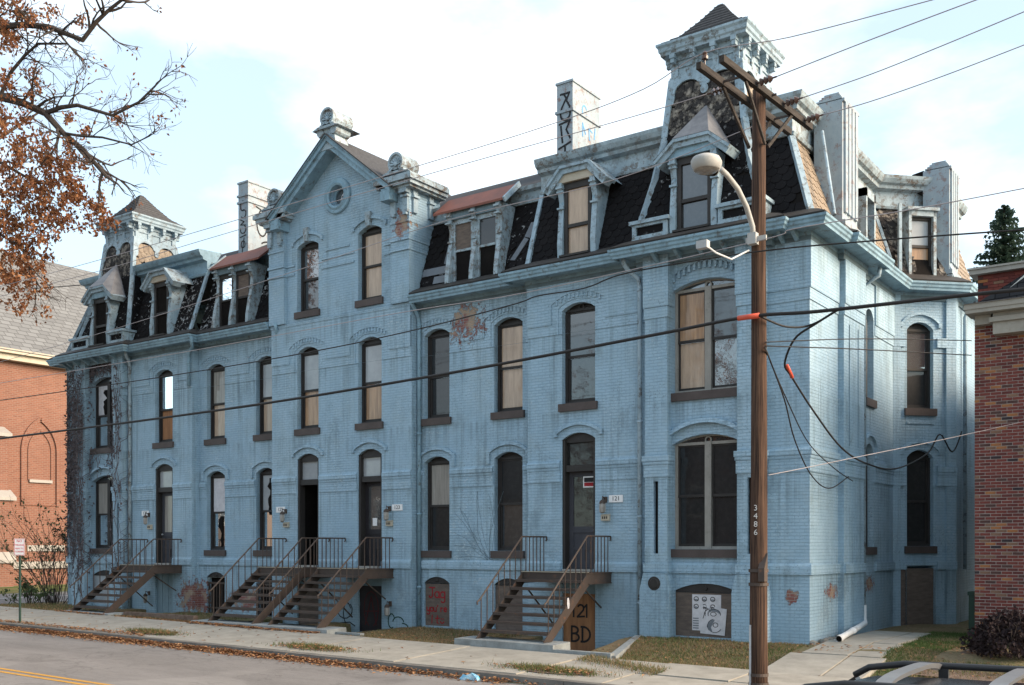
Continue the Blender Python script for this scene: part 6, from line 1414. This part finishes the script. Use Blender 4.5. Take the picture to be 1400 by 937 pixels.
shrub(-29.7,.6,3.6,1.9,'tall loose shrub with many bare stems and thin green leaves','46' and 46,'shrub_leaf',4,.13,3,lean=(-.4,0))
shrub(-28.6,1.9,3.2,.8,'dark evergreen shrub tight against the vine-covered corner',30,'hedge_leaf',26,.12,4)
shrub(-29.2,-.6,1.0,.8,'small sprawling leafy shrub below the tall bare-stemmed one',16,'shrub_leaf',8,.13,5)
# dark bush before the brick house
rg=random.Random(21); bx,by=4.0,-.45; z=gz(bx,by); T=Thing('shrub',(bx,by,z),'low dense dark purple-brown bush in front of the brick house','shrub'); st=MB(); lm=MB(); tp=[]
for i in range(16):
    a=rg.uniform(0,6.28); twig(st,(bx+rg.uniform(-.3,.3),by+rg.uniform(-.2,.2),z-.05),(math.cos(a)*.6,math.sin(a)*.5,1),.55,.014,1,rg,tp,spread=.5)
for i in range(3200):
    a=rg.uniform(0,6.28); u=rg.uniform(-.15,1); rr=math.sqrt(max(0,1-u*u))*rg.uniform(.72,1.02)*(1+.18*math.sin(3*a)+.12*math.sin(7*a+u*5)); leaf(lm,(bx+.78*rr*math.cos(a),by+.62*rr*math.sin(a),z+.12+.62*max(0,u)*(1+.15*math.sin(5*a))+rg.gauss(0,.03)),.085,rg,w=.75)
T.part('stems',st,'bark'); o=T.part('foliage',lm,'dark_bush_leaf'); o['kind']='stuff'
# spruce behind the brick house
rg=random.Random(5)
def spruce(x,y,ht,rad,label,zb=0):
    T=Thing('spruce_tree',(x,y,zb),label,'tree'); tk=MB(); tk.tube([(x,y,zb-.2),(x,y,zb+ht)],.28,8,r1=.03); T.part('trunk',tk,'bark'); cr_=MB(); z=zb+1.5
    while z<zb+ht-.1:
        f=(z-zb)/ht; R0=rad*(1-f)**.85+.06; n=int(10+26*(1-f))
        for k in range(n):
            a=rg.uniform(0,6.28); L=R0*rg.uniform(.65,1.12); d=Vector((math.cos(a),math.sin(a),0)); p0=Vector((x,y,z+rg.uniform(-.1,.1))); side=Vector((-d.y,d.x,0))
            m_=max(3,int(L/.16))
            for j in range(m_+1):
                g=j/m_; c0=p0+d*L*g+Vector((0,0,-.34*L*g*(1-.55*g)+.10*L*g*g)); w=.30*(1-g*.75)*min(1,L)+.08
                for s in (-1,1):
                    e=c0+side*s*w+d*.14+Vector((0,0,rg.uniform(-.12,.02))); cr_.add([c0-d*.05,c0+d*.10+Vector((0,0,.02)),e],[(0,1,2)]); 
                cr_.add([c0,c0+d*.16+Vector((0,0,rg.uniform(-.16,.08))),c0+d*.06+Vector((0,0,-.16))],[(0,1,2)])
        z+=.15+.10*(1-f)
    o=T.part('crown',cr_,'spruce_needle'); o['kind']='stuff'
p=atT(1373,700,46); spruce(p.x,p.y,17.3,6.0,'pointed dark green spruce rising behind the brick house')
p=atT(1418,700,43); spruce(p.x,p.y,14.6,5.6,'lower spruce half hidden behind the tall pointed one')
# dark growth and utility box in the gap between the buildings
shrub(2.3,13.5,5.2,1.2,'dark leafy growth closing the gap behind the two buildings',34,'hedge_leaf',40,.22,8)
shrub(3.0,19,7.5,2.0,'tall dark growth far back in the gap between the buildings',34,'hedge_leaf',40,.3,9)
m=MB(); m.box(2.42,2.68,3.4,3.9,-.1,.92); m.box(2.40,2.70,3.38,3.92,.92,1.0); T=Thing('utility_box',(2.55,3.6,0),'dark green metal utility box against the brick house corner','utility box'); T.part('cabinet',m,'green_metal'); m=MB(); m.box(2.45,2.65,3.38,3.395,.2,.85); T.part('door',m,'green_metal')
# ------------------------------------------------------------------ dead vine on the far bay
rg=random.Random(31); vm=MB(); vl=MB()
def yp(x): 
    if -27.77<x<-27.0+.12: return -.03
    for a,b in ((-26.81,-26.22),(-24.54,-23.97)):
        if a-.05<x<b+.05: return -.33
    return -.10
def inwin(x,z): return (-26.13<x<-24.60) and ((1.80<z<4.40) or (5.35<z<7.95) or z<1.15)
ends=[]
for i in range(330):
    sel=rg.random(); x=rg.uniform(-27.7,-26.2) if sel<.48 else rg.uniform(-26.2,-23.9); z=rg.uniform(-.1,7.0); d=rg.uniform(1.2,1.9); pts=[]
    r=rg.uniform(.006,.015)
    for s in range(rg.randint(14,46)):
        if inwin(x,z): break
        pts.append((x,yp(x)-r-rg.uniform(0,.012),z)); d+=rg.gauss(0,.33); d+=(1.5-d)*.10; x+=.16*math.cos(d); z+=.16*math.sin(d)
        if x<-27.72: x=-27.70; d=1.2
        if z>8.45 or x>-23.75: break
        for _ in range(2): 
            if rg.random()<.22 and x<-23.9: leaf(vl,(x+rg.gauss(0,.06),yp(x)-.04,z+rg.gauss(0,.06)),.10,rg,w=.7)
    if len(pts)>3: vm.tube(pts,r,4,r1=.005,cap=False)
for k in range(200):                              # fringe over the upper arch
    x=rg.uniform(-26.3,-24.3); h=arch_h(x,mX(sum(EW)/2),.84,7.9,.3); z=h+rg.uniform(.0,.5)
    leaf(vl,(x,-.10,z),.12,rg,w=.7); pts=[(x,-.11,z)]; 
    for s in range(5): x+=rg.gauss(0,.06); z+=rg.gauss(-.03,.06); pts.append((x,-.11,z))
    vm.tube(pts,.007,4,cap=False)
T=Thing('climbing_vine',(-26.5,-.3,-.15),'leafless dark vine climbing the far end bay up to the eave','vine'); T.part('stems',vm,'vine_stem'); o=T.part('dead_leaves',vl,'vine_stem'); o['kind']='stuff'
# faint vine between the wing windows
vm=MB()
for k in range(11):
    x=-8.62+rg.uniform(-.1,.1); z=1.65; d=rg.uniform(1.6,2.9); pts=[]
    for s in range(14):
        pts.append((x,.295,z)); d+=rg.gauss(0,.15); x+=.11*math.cos(d); z+=.15*math.sin(d)
        if x<-9.85 or z>3.5: break
    if len(pts)>2: vm.tube(pts,.004,3,cap=False)
tag(build('climbing_vine',vm,'soffit_paint'),'thin bare vine fanning over the wall beside the 121 steps','vine')
# ------------------------------------------------------------------ fallen leaves and grass
rg=random.Random(41); lm=[MB(),MB()]
def zsurf(x,y):
    if y<-5.86: return st_z(x)+.008
    if y<-5.67: return st_z(x)+.145
    if y<-3.08: return side_z(x,y)+.008
    return gz(x,y)+.01
for i in range(15000):
    x=-30+26.5*rg.random()**1.0; 
    if rg.random()<.12: x=rg.uniform(-4,4)
    dens=cl(.12,1,(-x-1)/14); 
    if rg.random()>dens: continue
    u=rg.random(); y=-5.88-abs(rg.gauss(0,.20)) if u<.62 else (-5.66+abs(rg.gauss(0,.16)) if u<.80 and x<-15 else rg.uniform(-5.6,-3.1) if u>.985 else -5.9-abs(rg.gauss(0,.08)))
    h=rg.uniform(0,.07)*math.exp(-((y+5.93)/.10)**2); leaf(lm[rg.random()<.35],(x,y,zsurf(x,y)+.01+h),.085,rg,flat=True,w=.6)
for i in range(5200):
    u=rg.random()
    if u<.28: x=rg.uniform(-16.4,-11.4); y=-3.05-abs(rg.gauss(0,.10))
    elif u<.36: x=rg.uniform(-23.2,-20.7); y=-3.05-abs(rg.gauss(0,.06))
    elif u<.56: x=rg.uniform(-20.6,-16.8); y=rg.uniform(-3.0,-2.3)
    elif u<.72: x=rg.uniform(-31,-23.2); y=rg.uniform(-3.1,-.6)
    elif u<.84: x=rg.uniform(-11,-7.2); y=rg.uniform(-2.9,0)
    else: x=rg.uniform(-4,4); y=rg.uniform(-3,1.5)
    leaf(lm[rg.random()<.35],(x,y,zsurf(x,y)+.012),.08,rg,flat=True,w=.6)
for cx_,cy_ in ((-15.4,-5.1),(-9.55,-5.05),(-3.2,-5.0)):
    for i in range(260): leaf(lm[rg.random()<.35],(cx_+rg.gauss(0,.55),cy_+rg.gauss(0,.16),zsurf(cx_,cy_)+.02+rg.uniform(0,.03)),.08,rg,flat=True,w=.6)
for mb_,mt,lab in zip(lm,('litter_leaf','oak_leaf'),('tan fallen leaves drifted along the kerb and building foot','dark brown fallen leaves drifted along the kerb and building foot')):
    tag(build('fallen_leaves',mb_,mt),lab,'leaves',kind='stuff')
gm=[MB(),MB()]
def blade(mb,x,y,z,h):
    a=rg.uniform(0,6.28); w=.007; mb.add([(x-w*math.cos(a),y-w*math.sin(a),z),(x+w*math.cos(a),y+w*math.sin(a),z),(x+rg.gauss(0,h*.45),y+rg.gauss(0,h*.45),z+h)],[(0,1,2)])
def patch(n,x0,x1,y0,y1,h,green,f=None):
    k=0
    while k<n:
        x,y=rg.uniform(x0,x1),rg.uniform(y0,y1); k+=1
        if f and not f(x,y): continue
        g=.5+.5*math.sin(x*2.3+1.3*math.sin(y*1.7))*math.cos(y*2.1+x*.7)
        blade(gm[0 if rg.random()<green*(.35+1.1*g) else 1],x,y,zsurf(x,y)-.01,h*rg.uniform(.5,1.4))
patch(16000,-3.9,.05,-3.05,-.15,.05,.42,lambda x,y:x>-3.05-(y+3)*.3)
patch(9000,-11.0,-7.2,-2.95,.2,.06,.22)
patch(26000,1.25,3.6,-3.0,4.2,.055,.95,lambda x,y:x>1.98-.075*(y+3)*1.0 and not (x>2.75 and y<.6))
patch(6000,2.7,5.5,-3.0,-1.2,.05,.35)
patch(4000,-20.5,-16.9,-2.9,-.1,.07,.4); patch(5000,-31,-23.4,-3.05,-.4,.08,.45)
for cx_,cy_,n in ((-15.4,-5.1,1500),(-9.55,-5.05,1800),(-3.2,-5.0,2400)):
    for i in range(n): 
        x,y=cx_+rg.gauss(0,.5),cy_+rg.gauss(0,.15); blade(gm[0 if rg.random()<.6 else 1],x,y,zsurf(x,y),.08*rg.uniform(.4,1.5))
for i in range(1800):
    x=-2.6+rg.uniform(-.9,1.3); y=-3.7+rg.gauss(0,.2)-.4*(x+2.6); blade(gm[1 if rg.random()<.7 else 0],x,y,zsurf(x,y),.07*rg.uniform(.4,1.4))
for mb_,mt,lab in zip(gm,('grass_green','grass_dry'),('short green grass on the bank and side lawn','dry straw-coloured grass along the building foot')): tag(build('grass',mb_,mt),lab,'grass',kind='stuff')
m=MB(); X_=[-60,-50,-45,-41]; m.box(-50,-40.6,-4,60,-.4,-.226); tag(build('lawn',m,'lawn'),kind='structure')
# tree pits in the sidewalk
for cx_,cy_ in ((-15.4,-5.1),(-9.55,-5.05),(-3.2,-5.0)):
    m=MB(); k=14; m.add([(cx_+.95*math.cos(a*.4488)*rg.uniform(.8,1.1),cy_+.33*math.sin(a*.4488)*rg.uniform(.8,1.1),side_z(cx_+.95*math.cos(a*.4488),cy_+.33*math.sin(a*.4488))+.016) for a in range(k)]+[(cx_,cy_,side_z(cx_,cy_)+.04)],[(a,(a+1)%k,k) for a in range(k)]); tag(build('tree_pit',m,'mulch'),kind='structure')
m=MB(); m.add([(2.6,-2.2,gz(2.6,-2.2)+.03),(5.6,-2.4,gz(5.6,-2.4)+.03),(6.2,2.3,.06),(2.8,2.35,.06),(3.1,.0,gz(3,.0)+.05)],[(0,1,2,3,4)]); tag(build('mulch_bed',m,'mulch'),kind='structure')
# litter in the gutter
p=onY(624,922,-6.1); lx,ly=-4.35,-6.05; lz=st_z(lx)+.01; m=MB(); 
q=[(lx-.22,ly-.06),(lx-.05,ly-.09),(lx+.08,ly-.03),(lx+.24,ly-.07),(lx+.22,ly+.06),(lx+.02,ly+.08),(lx-.12,ly+.05),(lx-.24,ly+.07)]
m.add([(x,y,lz) for x,y in q]+[(lx+(x-lx)*.8,ly+(y-ly)*.6,lz+.05+.04*((i*7)%3)) for i,(x,y) in enumerate(q)],[(i,(i+1)%8,8+(i+1)%8,8+i) for i in range(8)]+[(8,9,15),(9,10,14,15),(10,11,13,14),(11,12,13)]); tag(build('crumpled_wrapper',m,'litter_blue'),'crumpled blue and white wrapper lying in the gutter','litter')
# ------------------------------------------------------------------ parked car
zc=st_z(6)
CAR=Thing('parked_car',(6.2,-14.8,zc),'black car with silver roof-rack bars parked across the street','car')
yc=-14.78; hw=.88
def sect(pts,w0,w1,name,mat,zsplit=None):
    pass
body=MB(); prof=[(3.75,.35),(3.72,.62),(3.80,.80),(4.0,.90),(4.75,1.0),(5.0,1.04),(8.25,1.08),(8.42,.95),(8.45,.40),(8.2,.28),(4.0,.26)]
k=len(prof); vs=[]
for yy,ins in ((yc-hw,.06),(yc-hw+.05,.0),(yc+hw-.05,.0),(yc+hw,.06)):
    for x,z in prof: vs.append((x+(ins if x<5 else -ins),yy,zc+z-(ins*.4 if z>.7 else -ins*.4)))
body.add(vs,[(i*k+j,i*k+(j+1)%k,(i+1)*k+(j+1)%k,(i+1)*k+j) for i in range(3) for j in range(k)]+[tuple(range(k)),tuple(3*k+j for j in range(k-1,-1,-1))]); CAR.part('body',body,'car_paint')
# greenhouse: rows of (x front, x rear, half width, z)
gh=[(4.72,8.30,.84,1.02),(5.05,8.18,.79,1.25),(5.42,8.02,.72,1.50),(5.72,7.9,.66,1.60)]
m=MB(); vs=[]
for a,b,w,z in gh:
    for (x,y) in ((a,-w*.82),(a+.12,-w),(b-.1,-w),(b,-w*.85),(b,w*.85),(b-.1,w),(a+.12,w),(a,w*.82)): vs.append((x,yc+y,zc+z))
m.add(vs,[(i*8+j,i*8+(j+1)%8,(i+1)*8+(j+1)%8,(i+1)*8+j) for i in range(3) for j in range(8)]); CAR.part('glasshouse',m,'glass_dark',smooth=False)
m=MB(); vs=[]; xs_=[5.50,5.75,6.2,6.8,7.4,7.95]; 
for x in xs_:
    for j in range(9):
        v=-1+2*j/8; zz=1.665-.06*abs(v)**2.6-.035*((x-6.6)/1.2)**2-(.06 if x<5.6 else 0); vs.append((x,yc+v*.69,zc+zz))
m.add(vs,[(i*9+j,(i+1)*9+j,(i+1)*9+j+1,i*9+j+1) for i in range(5) for j in range(8)]); CAR.part('roof',m,'car_paint',smooth=True)
for s in (-1,1):
    m=MB()
    m.bar((4.74,yc+s*.74,zc+1.03),(5.55,yc+s*.62,zc+1.57),.07,.06); CAR.part('pillar',m,'car_paint')
    m=MB(); m.tube([(5.52,yc+s*.62,zc+1.60),(5.62,yc+s*.62,zc+1.655),(5.85,yc+s*.62,zc+1.69),(6.6,yc+s*.62,zc+1.70),(7.6,yc+s*.62,zc+1.69),(7.85,yc+s*.62,zc+1.65),(7.92,yc+s*.62,zc+1.60)],.021,8); ra=CAR.part('roof_rail',m,'car_plastic',smooth=True)
    for x in (6.1,6.75,7.4): m=MB(); m.box(x-.03,x+.03,yc+s*.62-.014,yc+s*.62+.014,zc+1.58,zc+1.695); CAR.part('rail_foot',m,'car_plastic',ra)
    for x in (4.55,7.55):
        m=MB(); m.lathe([(.0,-.11),(.22,-.11),(.33,-.09),(.335,.09),(.22,.11),(0,.11)],(x,yc+s*.80,zc+.335),20,'y'); w_=CAR.part('wheel',m,'tyre',smooth=False)
        m=MB(); m.lathe([(.0,s*.125),(.2,s*.12),(.22,s*.112)],(x,yc+s*.80,zc+.335),16,'y'); CAR.part('rim',m,'rack_silver',w_)
    m=MB(); m.box(3.76,3.86,yc+s*.72-.12,yc+s*.72+.12,zc+.68,zc+.82); CAR.part('headlight',m,'glass_sky'); m=MB(); m.box(5.0,5.2,yc+s*.95-.08,yc+s*.95+.08,zc+1.05,zc+1.18); CAR.part('mirror',m,'car_paint')
for x in (6.05,6.62):
    m=MB(); pts=[]
    for j in range(11):
        v=-1+2*j/10; pts.append((v*.655,1.735-.022*v*v*v*v*2))
    for (a,za),(b,zb) in zip(pts,pts[1:]): m.add([(x-.045,yc+a,zc+za),(x+.045,yc+a,zc+za),(x+.045,yc+b,zc+zb),(x-.045,yc+b,zc+zb),(x-.03,yc+a,zc+za-.03),(x+.03,yc+a,zc+za-.03),(x+.03,yc+b,zc+zb-.03),(x-.03,yc+b,zc+zb-.03)],[(0,1,2,3),(0,3,7,4),(1,5,6,2),(4,7,6,5)])
    CAR.part('crossbar',m,'rack_silver')
CAR.e.scale=(1,1,1.085); CAR.e.location.x-=.22
# ------------------------------------------------------------------ across the street: what the window panes mirror
def bare_tree(x,y,h,label,seed):
    rg=random.Random(seed); z=-.45; T=Thing('bare_tree',(x,y,z),label,'tree','bare trees across the street'); st=MB(); tp=[]; lm=MB()
    pts=[Vector((x,y,z-.2)),Vector((x+.1,y,z+h*.2)),Vector((x-.1,y+.1,z+h*.4)),Vector((x,y,z+h*.6))]; st.tube(pts,.30,8,r1=.17)
    for i in range(13):
        a=i*2.4; p=pts[1]+(pts[3]-pts[1])*(i/12); twig(st,p,(math.cos(a),math.sin(a),.75+.5*i/12),h*rg.uniform(.22,.34),.10,3,rg,tp,spread=.5,kids=3,minr=.012)
    for p,q in tp:
        for _ in range(9): leaf(lm,p+Vector((rg.gauss(0,.3),rg.gauss(0,.3),rg.gauss(0,.3))),.26,rg)  # large leaves added to block sky light from the facade
    T.part('branches',st,'bark'); o=T.part('leaves',lm,'oak_leaf'); o['kind']='stuff'
bare_tree(-9.5,-26.5,14,'bare branching tree across the street, mirrored in the paired bay windows',51)
bare_tree(-19,-27.5,13,'slender bare tree across the street, mirrored in the wing windows',52)
bare_tree(-1.0,-28,12,'bare tree across the street with brown leaves added to block sky light',53)
def small_house(x0,x1,y0,y1,h,rh,label,mat):
    T=Thing('small_house',((x0+x1)/2,(y0+y1)/2,-.4),label,'house'); xm=(x0+x1)/2
    m=MB(); m.box(x0,x1,y0,y1,-.6,h); m.poly([(x0,y1,h),(x1,y1,h),(xm,y1,h+rh-.2)]); m.poly([(x0,y0,h),(x1,y0,h),(xm,y0,h+rh-.2)]); T.part('wall',m,mat)
    m=MB()
    for s,xe in ((-1,x0),(1,x1)): m.add([(xe+s*.4,y0-.4,h-.15),(xe+s*.4,y1+.4,h-.15),(xm,y1+.4,h+rh),(xm,y0-.4,h+rh),(xe+s*.4,y0-.4,h-.3),(xe+s*.4,y1+.4,h-.3),(xm,y1+.4,h+rh-.15),(xm,y0-.4,h+rh-.15)],[(0,1,2,3),(4,7,6,5),(0,4,5,1),(1,5,6,2),(3,2,6,7)])
    T.part('roof',m,'house_shingle')
    for z in (1.0,3.7):
        for k in range(3):
            xx=x0+(x1-x0)*(k+.5)/3
            if z<2 and k==1:
                m=MB(); m.box(xx-.5,xx+.5,y1,y1+.04,-.3,2.0); T.part('door',m,'grey_door'); continue
            m=MB(); m.box(xx-.55,xx+.55,y1,y1+.06,z,z+1.6); w=T.part('window',m,'white_trim'); m=MB(); m.box(xx-.45,xx+.45,y1+.06,y1+.07,z+.1,z+1.5); T.part('pane',m,'glass_dark',w)
small_house(-22,-13,-40,-31,6.2,3.4,'dark brick two-storey gabled house across the street','house_brick_2')
small_house(-42,-32,-40,-30,5.6,3.2,'grey gabled house across the street beside the dark brick one','grey_board')
small_house(-62,-53,-40,-30,6.0,3.4,'brown gabled house across the street beyond the grey one','grey_board')
